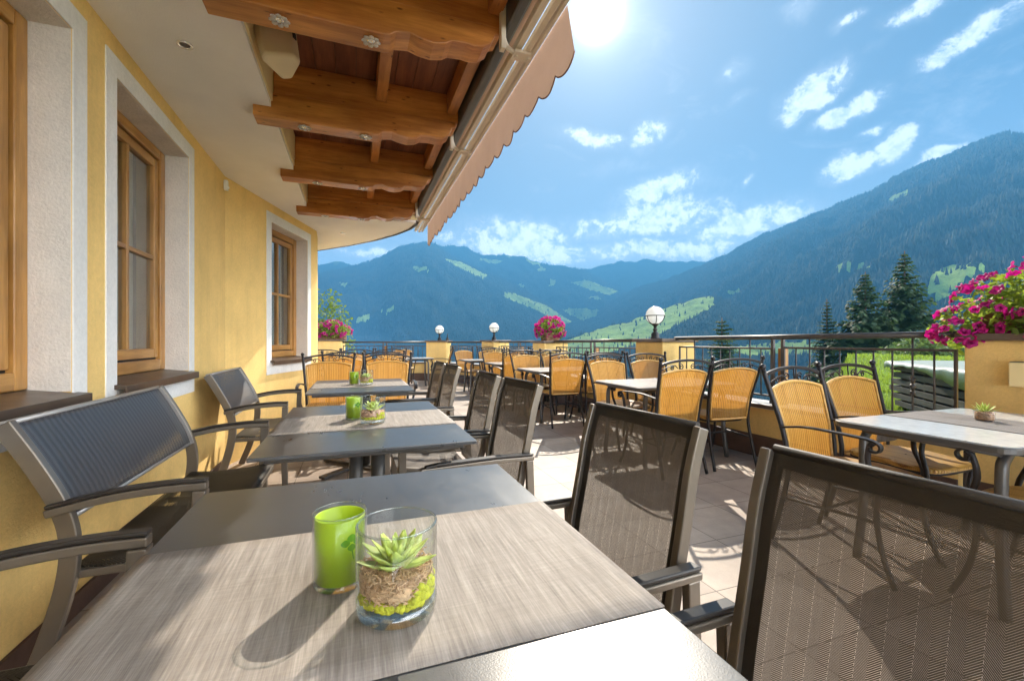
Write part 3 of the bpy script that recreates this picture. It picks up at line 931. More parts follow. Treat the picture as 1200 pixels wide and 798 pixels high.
def leafy_tree(name, label, cat, x, y, z0, h, blobs, n, size, mat, seed, group=None, trunk=.05):
    g = np.random.default_rng(seed)
    root = thing(name, label, cat, (x, y, z0), 0, group)
    tb = MB()
    tb.tube(curve([(0, 0, 0), (.03 * h, .01 * h, h * .35), (-.01 * h, .0, h * .7)], 4), [trunk * (1 - .75 * k / 8) for k in range(9)], 8)
    for k, b in enumerate(blobs[:6]):
        tb.tube(curve([(.02 * h, 0, h * .3), (b[0] * .5, b[1] * .5, (h * .3 + b[2]) / 2 + .05 * h), (b[0], b[1], b[2])], 3), [trunk * .45, trunk * .4, trunk * .34, trunk * .28, trunk * .22, trunk * .16, trunk * .1], 6)
    tb.build('trunk', 'bark', root)
    cb = MB(); leafcloud(cb, blobs, n, size, g)
    cb.build('crown', mat, root)
    return root
spruce('tallest dark spruce on the right, just left of the petunia planter', 1060, 70, 288, 8.6, 11)
spruce('broad dark spruce left of the tallest one beyond the railing', 1014, 66, 313, 8.4, 12)
spruce('small slim dark spruce on the left edge of the spruce group', 969, 68, 345, 5.2, 13)
spruce('pale hazy spruce standing alone behind the railing right of the lamp', 846, 62, 366, 5.4, 14, None, 1.0, .6)
x, y = polar(1082, 38)
leafy_tree('bush', 'round light green bush below the spruces beside the petunia planter', 'bush', x, y, ground_z(x, y), 5.0,
           [(0, 0, 3.7, 2.1, 2.1, 1.5), (-2.2, .5, 3.2, 1.6, 1.5, 1.4), (2.0, -.4, 3.2, 1.8, 1.7, 1.5), (-1, -1, 4.4, 1.2, 1.1, .9), (-3.7, .6, 2.4, 1.5, 1.4, 1.2), (3.3, .4, 2.6, 1.5, 1.5, 1.3)], 6500, .30, 'bush_leaf', 21, None, .16)
x, y = polar(1010, 36)
leafy_tree('bush', 'low loose bush on the grass edge in front of the broad spruce', 'bush', x, y, ground_z(x, y), 3.6,
           [(0, 0, 2.0, 1.5, 1.4, .8), (1.9, 0, 1.9, 1.3, 1.2, .8), (-1.8, .2, 1.7, 1.2, 1.2, .7), (3.4, 0, 2.1, 1.2, 1.1, .9)], 3000, .26, 'bush_leaf', 22, None, .1)
x, y = polar(386, 17.0)
leafy_tree('young_tree', 'light green leafy young tree behind the far left petunia planter', 'tree', x, y, -2.3, 4.9,
           [(0, 0, 3.6, .55, .6, .7), (.3, 0, 4.2, .5, .5, .6), (-.5, .1, 4.0, .5, .5, .8), (.1, .1, 4.9, .35, .35, .45), (-.5, 0, 4.9, .35, .4, .5), (.55, .1, 3.3, .4, .4, .5), (-.9, 0, 3.4, .5, .5, .6)], 1900, .12, 'tree_leaf', 23, None, .05)

# lumber stack under a tarpaulin on the grass
x, y = polar(1052, 13.2); x2, y2 = polar(1150, 10.2)
dv = Vector((x2 - x, y2 - y, 0)); Ls = dv.length + 2.2; rz = math.atan2(dv.y, dv.x)
zs = -.42
lum = thing('lumber_stack', 'stack of weathered boards under a pale tarpaulin on the grass behind the railing', 'lumber stack', (x, y, zs), rz)
M['lumber'] = wood('weathered_board', (.030, .032, .026), (.10, .10, .085), 0, .85, .8, False)
g = np.random.default_rng(31)
for l in range(6):
    for c in range(3):
        z0 = .12 + l * .155; y0 = -.1 + c * .44; j = g.uniform(-.18, .18)
        MB().box(j, Ls + j, y0, y0 + .40, z0, z0 + .115).build('board', 'lumber', lum, .006)
sb = MB()
for k in range(5):
    sb.box(.4 + k * Ls / 5.2, .5 + k * Ls / 5.2, -.05, 1.2, 0, .12)
    for l in range(5): sb.box(.42 + k * Ls / 5.2, .47 + k * Ls / 5.2, -.08, 1.15, .235 + l * .155, .275 + l * .155)
sb.build('stickers', 'lumber', lum)
rows = []
nx = 40
for i in range(nx):
    px = -.25 + (Ls + .4) * i / (nx - 1); row = []
    for (yy, zz) in [(-.17, .99), (-.17, 1.03), (-.14, 1.07), (.1, 1.085), (.5, 1.10), (.9, 1.10), (1.25, 1.08), (1.32, .85)]:
        wv_ = .05 * mnoise.noise(Vector((px * 1.3, yy * 2, 1))) + .03 * mnoise.noise(Vector((px * 4, yy * 4, 2)))
        sag = (-.12 + .14 * math.sin(px * 1.1 + .6)) if zz < 1.0 else 0
        row.append((px, yy + wv_ * .5, zz + wv_ + sag))
    rows.append(row)
m, t = new_mat('green_white_tarpaulin')
zc = t.xyz(t.coord('Object'))[2]
nz = t.noise(t.coord('Object'), 3, 5, .6)
t.out(t.principled(t.mix(t.math('GREATER_THAN', t.math('ADD', zc, t.math('MULTIPLY', nz, .06)), 1.05), (.13, .18, .11), (.33, .37, .32)), .38, 0, t.bump(nz, .5, .03)))
M['tarp'] = m
mb = MB().sheet(rows); mb.build('tarpaulin', 'tarp', lum, solid=.01)
# ------------------------------------------------------------------ hotel building
hotel = thing('hotel_building', 'yellow rendered hotel facade with white bordered pine windows and timber beamed roof overhang', 'building', (0, 0, 0))
WX = -1.10
M['win_x'] = wood('pine_window_cross_rail', (.33, .145, .030), (.60, .31, .085), 0, .35, 1.6, False)
ZS, ZT = .93, 2.43                         # window opening bottom and top
BORD = .10
def wall_run(p0, p1, openings, zt=2.64, thick=.30):
    """one straight facade with openings: returns frame (origin, along, inward)"""
    p0 = Vector((*p0, 0)); p1 = Vector((*p1, 0))
    al = (p1 - p0).normalized(); L = (p1 - p0).length
    inn = Vector((-al.y, al.x, 0))
    mb = MB()
    def blk(s0, s1, z0, z1):
        c = [p0 + al * s0, p0 + al * s1, p0 + al * s1 + inn * thick, p0 + al * s0 + inn * thick]
        mb.prism([(q.x, q.y) for q in c], z0, z1)
    s = 0.0
    for a, b in openings:
        blk(s, a, -.2, zt); blk(a, b, -.2, ZS - .03); blk(a, b, ZT, zt); s = b
    blk(s, L, -.2, zt)
    mb.build('wall', 'plaster_yellow', hotel)
    return p0, al, inn, L
def window(p0, al, inn, a, b):
    rz = math.atan2(al.y, al.x)
    def P(s, d_, z): return p0 + al * s + inn * d_ + Vector((0, 0, z))
    o_ = p0 + al * a
    # local frame: x along the wall, y inward, z up
    base = dict(loc=o_, rot=(0, 0, rz))
    w = b - a
    D = .135
    fw = .075
    fr = bpy.data.objects.new('window', None); COL.objects.link(fr); fr.parent = hotel
    fr.location = o_; fr.rotation_euler = (0, 0, rz); fr.empty_display_size = .1
    base = {}
    for x0, x1 in ((.003, fw), (w - fw, w - .003)): MB().box(x0, x1, D, D + .07, ZS + .013, ZT - .004).build('frame_post', 'win_z', fr, .006)
    for z0, z1 in ((ZS + .013, ZS + .085), (ZT - .07, ZT - .004)): MB().box(fw, w - fw, D + .001, D + .069, z0, z1).build('frame_rail', 'win_x', fr, .006)
    sg = .012
    i0, i1, z0, z1 = fw + sg, w - fw - sg, ZS + .085 + sg, ZT - .07 - sg
    sw = .055
    for x0, x1 in ((i0, i0 + sw), (i1 - sw, i1)): MB().box(x0, x1, D + .012, D + .06, z0, z1).build('sash_stile', 'win_z', fr, .005)
    zm = z0 + (z1 - z0) * .5
    for a_, b_ in ((z0, z0 + .06), (z1 - .055, z1)): MB().box(i0 + sw, i1 - sw, D + .013, D + .059, a_, b_).build('sash_rail', 'win_x', fr, .004)
    MB().box(w / 2 - .014, w / 2 + .014, D + .012, D + .055, z0 + .061, z1 - .056).build('glazing_bar', 'win_z', fr, .004)
    for a_, b_ in ((i0 + sw, w / 2 - .0145), (w / 2 + .0145, i1 - sw)): MB().box(a_, b_, D + .014, D + .05, zm - .014, zm + .014).build('glazing_bar', 'win_x', fr, .004)
    # dark gap between frame and sash
    gk = MB()
    gk.box(fw, i0 , D + .03, D + .05, z0 - sg, z1 + sg).box(i1, w - fw, D + .03, D + .05, z0 - sg, z1 + sg).box(i0, i1, D + .03, D + .05, z0 - sg, z0).box(i0, i1, D + .03, D + .05, z1, z1 + sg)
    gk.build('gasket', 'dark_gap', fr)
    MB().box(i0 + .01, i1 - .01, D + .035, D + .039, z0 + .01, z1 - .01).build('pane', 'pane', fr)
    cr = []
    for x0, x1 in ((i0 - .02, i0 + w * .22), (w * .52, i1 + .02)):
        n = 40; rows_ = []
        for zz in (z0 - .05, z1 + .05):
            rows_.append([(x0 + (x1 - x0) * k / n, D + .18 + .032 * math.sin(k * 1.15) + .01 * math.sin(k * .43), zz) for k in range(n + 1)])
        cr.append(rows_)
    cb = MB()
    for r_ in cr: cb.sheet(r_)
    cb.build('curtain', 'curtain', fr)
    # white border on the wall face, reveal, dark sill
    B = BORD
    bd = MB()
    bd.box(-B, 0, -.006, .002, ZS - .16, ZT + B).box(w, w + B, -.006, .002, ZS - .16, ZT + B).box(0, w, -.006, .002, ZT, ZT + B).box(0, w, -.006, .002, ZS - .16, ZS - .032)
    bd.build('border', 'plaster_white', fr, .002)
    rv = MB()
    rv.box(-.02, .0025, .0025, D + .08, ZS, ZT).box(w - .0025, w + .02, .0025, D + .08, ZS, ZT).box(.0025, w - .0025, .0025, D + .08, ZT - .0025, ZT + .02)
    rv.build('reveal', 'plaster_reveal', fr)
    sl = MB()
    sl.prism([(-.055, ZS - .055), (-.055, ZS - .012), (D + .01, ZS + .012), (D + .01, ZS - .028), (-.045, ZS - .03), (-.045, ZS - .055)], -.03, w + .03, axis=0)
    sl.build('sill', 'sill', fr, .002)
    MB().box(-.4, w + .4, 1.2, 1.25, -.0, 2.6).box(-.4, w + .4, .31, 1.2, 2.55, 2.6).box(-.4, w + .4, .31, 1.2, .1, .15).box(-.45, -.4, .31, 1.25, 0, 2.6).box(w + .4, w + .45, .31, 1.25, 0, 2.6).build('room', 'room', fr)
Y0 = -3.0
fa = wall_run((WX, Y0), (WX, 4.60), [(-.4 - Y0, .6 - Y0), (1.32 - Y0, 2.32 - Y0), (2.675 - Y0, 3.675 - Y0)])
for a in (1.32, 2.675, -.4): window(fa[0], fa[1], fa[2], a - Y0, a - Y0 + 1.0)
fb = wall_run((WX, 4.60), (-.48, 6.48), [(.80, 1.69)])
window(fb[0], fb[1], fb[2], .80, 1.69)
cw = [(-.48, 6.48), (-.50, 6.95), (-.68, 7.5), (-1.05, 8.0), (-1.7, 8.4), (-2.6, 8.6)]
for p, q in zip(cw[:-1], cw[1:]): wall_run(p, q, [])
MB().box(-6, -2.62, Y0, 8.6, -.2, 2.64).build('inner_wall', 'room', hotel)
# soffit, storey above it and the round balcony at the far end
sof = [(WX - .05, Y0), (-.497, Y0), (-.497, 5.62), (.76, 5.60), (.70, 5.95), (.55, 6.33), (.30, 6.79), (-.06, 7.30), (-.60, 7.92), (-1.2, 8.45), (-2.0, 8.9), (-2.9, 9.1), (-2.9, 6.6), (-1.4, 4.7)]
MB().prism(sof, 2.625, 2.66).build('soffit', 'plaster_cream', hotel)
up = [(-6, Y0), (-.488, Y0), (-.488, 5.60), (.745, 5.57), (.69, 5.93), (.54, 6.30), (.29, 6.76), (-.07, 7.27), (-.61, 7.89), (-1.2, 8.41), (-2.0, 8.86), (-6, 9.0)]
MB().prism(up, 2.662, 3.05).build('fascia', 'fascia_yellow', hotel)
MB().prism([(-6, Y0), (-.9, Y0), (-.9, 4.6), (-.4, 6.4), (-1.6, 8.2), (-6, 8.4)], 3.05, 6.0).build('upper_wall', 'plaster_yellow', hotel)
edge = [Vector((p[0], p[1], 2.640)) for p in sof[2:12]]
MB().sweep(edge[1:], .03, .05, (0, 0, 1)).build('drip_edge', 'sill', hotel)
MB().box(WX + .001, WX + .016, Y0, 4.58, -.01, .085).build('skirting', 'plinth', hotel, .003)
# beams
prof = [(-.60, 2.560), (.13, 2.555), (.16, 2.560), (.185, 2.580), (.25, 2.590), (.30, 2.575), (.36, 2.568), (.42, 2.580), (.45, 2.60), (.52, 2.605), (.56, 2.60), (.61, 2.608), (.65, 2.635), (.67, 2.68), (.70, 2.69), (.70, 2.722), (-.60, 2.722)]
beam_y = [-.05, 1.02, 2.10, 3.13, 4.22, 5.32]
for y0 in beam_y:
    o = MB().prism([(a, b) for a, b in prof], y0, y0 + .14, axis=1).build('beam', 'beam', hotel, .006)
    MB().box(-.486, .74, y0 + .01, y0 + .13, 2.7245, 2.925).build('purlin', 'beam', o, .005)
for i in range(len(beam_y) - 1):
    for xx in (.14, .63):
        MB().box(xx, xx + .07, beam_y[i] + .142, beam_y[i + 1] - .002, 2.78, 2.924).build('batten', 'beam_y', hotel, .004)
rb = MB()
for k in range(11):
    rb.box(-.486 + k * .125, -.486 + k * .125 + .121, -1.2, 5.58, 2.926, 2.95)
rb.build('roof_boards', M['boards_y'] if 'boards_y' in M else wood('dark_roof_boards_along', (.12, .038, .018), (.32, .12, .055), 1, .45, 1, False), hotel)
MB().box(-.487, .90, -1.25, 5.62, 2.952, 3.04).build('roof', 'sill', hotel)

# ------------------------------------------------------------------ fittings under the roof
def spot(x, y, z, label, group='glass flower spots under the beams'):
    s = thing('ceiling_spotlight', label, 'spotlight', (x, y, z), 0, group)
    MB().lathe([(.001, -.006), (.022, -.006), (.026, -.003), (.026, 0)], seg=24).build('lamp_rim', 'chrome', s)
    pb = MB()
    for k in range(8):
        a = k * PI / 4
        c, s_ = math.cos(a), math.sin(a)
        pts = []
        for q, (rr, ww) in enumerate([(.024, .008), (.036, .015), (.046, .013), (.052, .004)]):
            pts.append([(rr * c - ww * s_, rr * s_ + ww * c, -.004 - .002 * q), (rr * c, rr * s_, -.010 + .001 * q), (rr * c + ww * s_, rr * s_ - ww * c, -.004 - .002 * q)])
        pb.sheet(pts)
    pb.build('glass_petals', 'opal', s, solid=.003)
    MB().ball((0, 0, -.008), .014, 12, 6, .6).build('bulb', 'solid_glass', s)
    s.scale = (.82, .82, .82)
    return s
nm = ['nearest beam', 'second beam from the camera', 'third beam', 'far end beam']
for i, y0 in enumerate(beam_y[2:]):
    spot(-.31, y0 + .06, 2.556, 'small glass flower spotlight near the wall under the ' + nm[i])
    spot(.075, y0 + .06, 2.554, 'small glass flower spotlight by the carved end of the ' + nm[i])
rs = thing('recessed_downlight', 'small round recessed downlight in the cream soffit above the middle window', 'downlight', (-.80, 2.62, 2.624))
MB().lathe([(.034, 0), (.034, -.004), (.026, -.005), (.022, .002)], seg=28).build('trim_ring', 'chrome', rs)
MB().lathe([(.001, -.001), (.023, -.001)], seg=28).build('lens', 'dark_metal', rs)
rs2 = dup(rs, (-.15, 6.45, 2.624), 0, 'tiny recessed downlight in the round balcony soffit at the far end')
sn = thing('outdoor_sensor', 'small white sensor on the yellow wall corner under the soffit', 'sensor', (WX + .012, 4.52, 2.52))
MB().prism([(-.022, -.045), (.022, -.045), (.026, .01), (.018, .045), (-.018, .045), (-.026, .01)], 0, .03, axis=0).build('sensor_body', 'white_wicker_strip', sn, .006)
MB().ball((.028, 0, -.02), .014, 12, 8).build('sensor_dome', 'opal', sn)
# wedge loudspeaker
sp = thing('loudspeaker', 'beige wedge shaped loudspeaker bracketed to the pale yellow fascia between two beams', 'loudspeaker', (-.385, 2.62, 2.74))
sb_ = MB()
wp = [(-.095, .085), (.095, .085), (.12, .03), (.035, -.10), (-.035, -.10), (-.12, .03)]
v = [(a, b, .155) for a, b in wp] + [(a * .82, b * .85 - .012, -.155) for a, b in wp]
sb_.add(v, [tuple(range(6)), tuple(range(11, 5, -1))] + [(i, 6 + i, 6 + (i + 1) % 6, (i + 1) % 6) for i in range(6)])
bo = sb_.build('cabinet', 'beige_plastic', sp, .016, rot=(R(-14), R(6), R(58)), segs=3)
MB().box(-.012, .012, -.104, -.099, -.03, .01).build('badge_hole', 'dark_gap', bo)
bk = MB(); bk.tube(curve([(-.10, .05, .08), (-.06, .03, .10), (-.03, .0, .06)], 4), .008, 6); bk.box(-.108, -.098, .02, .08, .03, .13)
bk.build('wall_bracket', 'dark_metal', sp)

# ------------------------------------------------------------------ retracted awning
aw = thing('awning', 'retracted awning with pale front bars and peach scalloped valance along the roof edge', 'awning', (.8, 3.4, 2.6))
def A(mb, name, mat, **k):
    o = mb.build(name, mat, aw, **k); o.location = (-.8, -3.4, -2.6); return o
A(MB().box(.715, .775, -.6, 5.92, 2.70, 2.90), 'cassette', 'dark_metal', bevel=.015)
A(MB().tube([(.80, -.6, 2.76), (.80, 5.92, 2.76)], .045, 16), 'cloth_roll', 'awning')
A(MB().prism([(.765, 2.612), (.795, 2.605), (.80, 2.63), (.78, 2.655), (.765, 2.65)], -.6, 5.98, axis=1), 'front_bar', 'bar_cream', bevel=.003)
A(MB().prism([(.812, 2.600), (.838, 2.596), (.842, 2.625), (.825, 2.64), (.812, 2.63)], -.6, 5.96, axis=1), 'front_bar', 'bar_cream', bevel=.003)
A(MB().prism([(.852, 2.600), (.872, 2.600), (.872, 2.64), (.852, 2.64)], -.6, 5.94, axis=1), 'front_bar', 'bar_cream', bevel=.003)
for yy in (.9, 2.08, 3.30, 5.30):
    b = MB()
    b.tube(curve([(.70, yy, 2.86), (.70, yy, 2.72), (.72, yy, 2.63), (.765, yy, 2.60)], 4), .013, 8)
    b.box(.756, .85, yy - .035, yy + .035, 2.585, 2.602)
    b.tube([(.845, yy, 2.575), (.845, yy, 2.615)], .014, 10).tube([(.775, yy, 2.578), (.775, yy, 2.612)], .010, 10)
    b.box(.69, .715, yy - .02, yy + .02, 2.60, 2.90)
    A(b, 'bracket', 'bar_cream', bevel=.003)
nsc = 21; y0, y1 = 1.66, 5.60
rows = []
NV = nsc * 10
for zi in range(7):
    row = []
    for k in range(NV + 1):
        s = k / NV; yy = y0 + (y1 - y0) * s
        sc = abs(math.sin(PI * s * nsc)) ** .75
        zb = 2.375 - .042 * sc
        f = zi / 6
        z = 2.615 + (zb - 2.615) * f
        row.append((.882 + .006 * math.sin(s * 34) * f + .004 * math.sin(s * 91 + 1) * f, yy + .06 * (1 - f) * (1 - s) ** 6, z))
    rows.append(row)
A(MB().sheet(rows), 'valance', 'awning')
A(MB().tube(rows[-1], .0035, 5), 'valance_piping', 'hem_line')

# ------------------------------------------------------------------ terrace floor
fl = MB()
outl = [(-3, -4), (4.6, -4), (4.2, 1.2), (4.05, 3.4), (3.95, 5.0), (3.78, 7.8), (3.55, 10.6), (2.5, 12.7), (-.7, 13.8), (-5, 13.8), (-5, 8), (-3, 8)]
fl.prism(outl, -.20, 0)
tag(fl.build('terrace_floor', 'tiles'), kind='structure')
ow = MB().prism([(p[0] * .995, p[1] * .995) for p in outl], -4.6, -.203)
tag(ow.build('terrace_base', 'plaster_pillar'), kind='structure')

# ------------------------------------------------------------------ parapet, railings and pillars
path = [(3.90, 1.72), (3.83, 4.48), (3.78, 5.05), (3.58, 7.5), (3.56, 8.0), (3.40, 10.25), (3.22, 10.75), (2.52, 12.2), (2.02, 12.62), (-.35, 13.45), (-.85, 13.6), (-4, 13.7)]
segs = [(0, 1, 1.205, 1.185, 'right side, from the big petunia pillar to the lamp pillar'), (2, 3, 1.165, 1.14, 'right side beyond the lamp pillar'),
        (4, 5, 1.14, 1.125, 'far right corner, from petunia pillar to far lamp pillar'), (6, 7, 1.12, 1.115, 'far side between the two far lamp pillars'),
        (8, 9, 1.115, 1.11, 'far left side beside the leftmost planter')]
balu = None
def parapet(p, q, label):
    p = Vector((*p, 0)); q = Vector((*q, 0)); al = (q - p).normalized(); L = (q - p).length
    rz = math.atan2(al.y, al.x)
    w = thing('parapet_wall', 'low ochre parapet, ' + label, 'parapet', p, rz, 'low parapet walls of the terrace')
    MB().box(0, L, -.12, .12, .0, .478).build('wall_body', 'plaster_pillar', w)
    MB().box(0, L, .1205, .136, .0, .215).build('skirting', 'plinth', w, .003)
    MB().box(-.01, L + .01, -.15, .15, .48, .525).build('ledge', 'ledge', w, .006)
    MB().box(0, L, .1505, .158, .487, .521).build('ledge_trim', 'cap', w, .002)
def railing(p, q, za, zb, label):
    p3 = Vector((*p, 0)); q3 = Vector((*q, 0)); al = (q3 - p3).normalized(); L = (q3 - p3).length
    rz = math.atan2(al.y, al.x)
    r_ = thing('railing', 'dark railing, ' + label, 'railing', p3, rz, 'terrace railings')
    def zt(s): return za + (zb - za) * s / L
    MB().tube([(-.02, 0, za - .022), (L + .02, 0, zb - .022)], .024, 12).build('handrail', 'rail_iron', r_)
    npan = max(1, round(L / 1.45)); pw = L / npan
    for k in range(npan):
        s0 = k * pw + .055; s1 = (k + 1) * pw - .055
        zm = min(zt(s0), zt(s1)) - .135
        fb_ = MB()
        fb_.box(s0, s1, -.009, .009, zm, zm + .02).box(s0, s1, -.009, .009, .585, .603)
        fb_.box(s0, s0 + .018, -.010, .010, .525, zm - .0005).box(s1 - .018, s1, -.010, .010, .525, zm - .0005)
        fb_.build('panel_frame', 'rail_iron', r_, .002)
        nb = max(2, round((s1 - s0) / .125))
        for b in range(1, nb):
            s = s0 + (s1 - s0) * b / nb
            tall = b in (nb // 4, nb - nb // 4)
            bb = MB()
            ztop = zt(s) - .046 if tall else zm
            bb.tube([(s, 0, .604), (s, 0, ztop)], .0072, 6)
            if b == nb // 2 or (nb > 8 and b == 2):
                bb.ball((s, 0, .80), .021, 10, 6).ball((s, 0, .845), .017, 10, 6).ball((s, 0, .755), .017, 10, 6)
                bb.tube([(s - .014, 0, .73), (s + .014, 0, .87)], .006, 6).tube([(s + .014, 0, .73), (s - .014, 0, .87)], .006, 6)
            bb.build('baluster', 'rail_iron', r_)
        for e, s in ((0, k * pw + .012), (1, (k + 1) * pw - .012)):
            if (k == 0 and e == 0) or (k == npan - 1 and e == 1): continue
            pb = MB().box(s - .014 + (.04 if e == 0 else -.04), s + .014 + (.04 if e == 0 else -.04), -.014, .014, .525, zt(s) - .044)
            pb.lathe([(.032, .525), (.032, .545), (.022, .56), (.018, .59), (.024, .60), (.018, .615)], (s + (.04 if e == 0 else -.04), 0, 0), 12)
            pb.build('post', 'rail_iron', r_, .002)
        if k < npan - 1:
            s = (k + 1) * pw
            MB().box(s - .035, s + .035, -.10, -.045, .30, zt(s) - .13).build('wooden_post', 'win_z', r_, .005)
for i, (a, b, za, zb, lab) in enumerate(segs):
    parapet(path[a], path[b], lab); railing(path[a], path[b], za, zb, lab)
def pillar(name_label, c, w, d_, rz, ztop, capo=.035, mat='plaster_pillar'):
    p = thing('pillar', name_label, 'pillar', (c[0], c[1], 0), rz, 'rendered pillars of the parapet')
    MB().box(-w / 2, w / 2, -d_ / 2, d_ / 2, 0, ztop - .045).build('shaft', mat, p, .012)
    MB().box(-w / 2 - .012, w / 2 + .012, -d_ / 2 - .012, d_ / 2 + .012, 0, .215).build('skirting', 'plinth', p, .004)
    MB().box(-w / 2 - capo, w / 2 + capo, -d_ / 2 - capo, d_ / 2 + capo, ztop - .0445, ztop).build('cap', 'cap', p, .006)
    return p
pillar('large ochre pillar on the right carrying the big petunia planter and a square wall lamp', (4.22, 1.24), .70, .98, 0, 1.185)
pillar('ochre pillar with the nearest globe lamp, right side of the terrace', (3.88, 4.77), .50, .56, 0, 1.165)
pillar('ochre pillar under the round magenta petunia planter', (3.60, 7.76), .52, .48, R(5), 1.135)
pillar('ochre pillar with the right one of the two far globe lamps', (3.36, 10.52), .50, .50, R(20), 1.15)
pillar('ochre pillar with the left one of the two far globe lamps', (2.28, 12.45), .58, .50, R(-28), 1.14)
pillar('ochre pillar under the leftmost petunia planter beside the yellow wall', (-.60, 13.55), .62, .5, R(-12), 1.17)
wl = thing('wall_lamp', 'small square ochre wall lamp on the big right pillar', 'wall lamp', (3.866, 1.42, .93))
MB().box(-.055, 0, -.075, .075, -.075, .075).build('lamp_box', 'fascia_yellow', wl, .006)
MB().box(-.050, -.004, -.070, .070, .0755, .080).build('lamp_slot', 'dark_metal', wl)

def globe_lamp(x, y, z, label, s=1.0):
    L = thing('globe_lamp', label, 'lamp', (x, y, z), 0, 'globe lamps on the pillars')
    MB().lathe([(.001, 0), (.066 * s, 0), (.066 * s, .012 * s), (.054 * s, .02 * s), (.052 * s, .07 * s), (.030 * s, .085 * s), (.022 * s, .105 * s), (.034 * s, .12 * s), (.022 * s, .135 * s), (.020 * s, .165 * s), (.040 * s, .178 * s), (.050 * s, .20 * s), (.001, .20 * s)], seg=24).build('lamp_foot', 'lamp_black', L)
    zc = .312 * s; r_ = .122 * s
    MB().ball((0, 0, zc), r_, 36, 22).build('globe', 'opal', L)
    cg = MB()
    ring = [((r_ + .006) * math.cos(a), (r_ + .006) * math.sin(a), zc - .006 * s) for a in [2 * PI * k / 36 for k in range(37)]]
    cg.tube(ring, .006 * s, 6, False)
    for k in range(6):
        a0 = 2 * PI * k / 6
        cg.tube([((r_ + .004) * math.cos(e) * math.cos(a0), (r_ + .004) * math.cos(e) * math.sin(a0), zc + (r_ + .004) * math.sin(e)) for e in [-.05 - 1.15 * q / 8 for q in range(9)]], .0052 * s, 6)
    cg.build('cage', 'lamp_black', L)
    return L
gl1 = globe_lamp(3.80, 4.85, 1.165, 'nearest white globe lamp with black cage on the right pillar')
dup(gl1, (3.32, 10.5, 1.15), 0, 'white globe lamp at the far side, right of the two distant lamps')
dup(gl1, (2.30, 12.45, 1.14), 0, 'white globe lamp at the far side, left of the two distant lamps')
fn = thing('table_bell', 'small dark bell ornament on the far left lamp pillar', 'bell', (2.50, 12.32, 1.14))
MB().lathe([(.001, 0), (.045, 0), (.050, .01), (.035, .06), (.02, .09), (.001, .1)], seg=16).build('bell_cup', 'lamp_black', fn)
MB().tube([(0, 0, .09), (0, 0, .19)], .012, 8).build('bell_handle', 'lamp_black', fn)

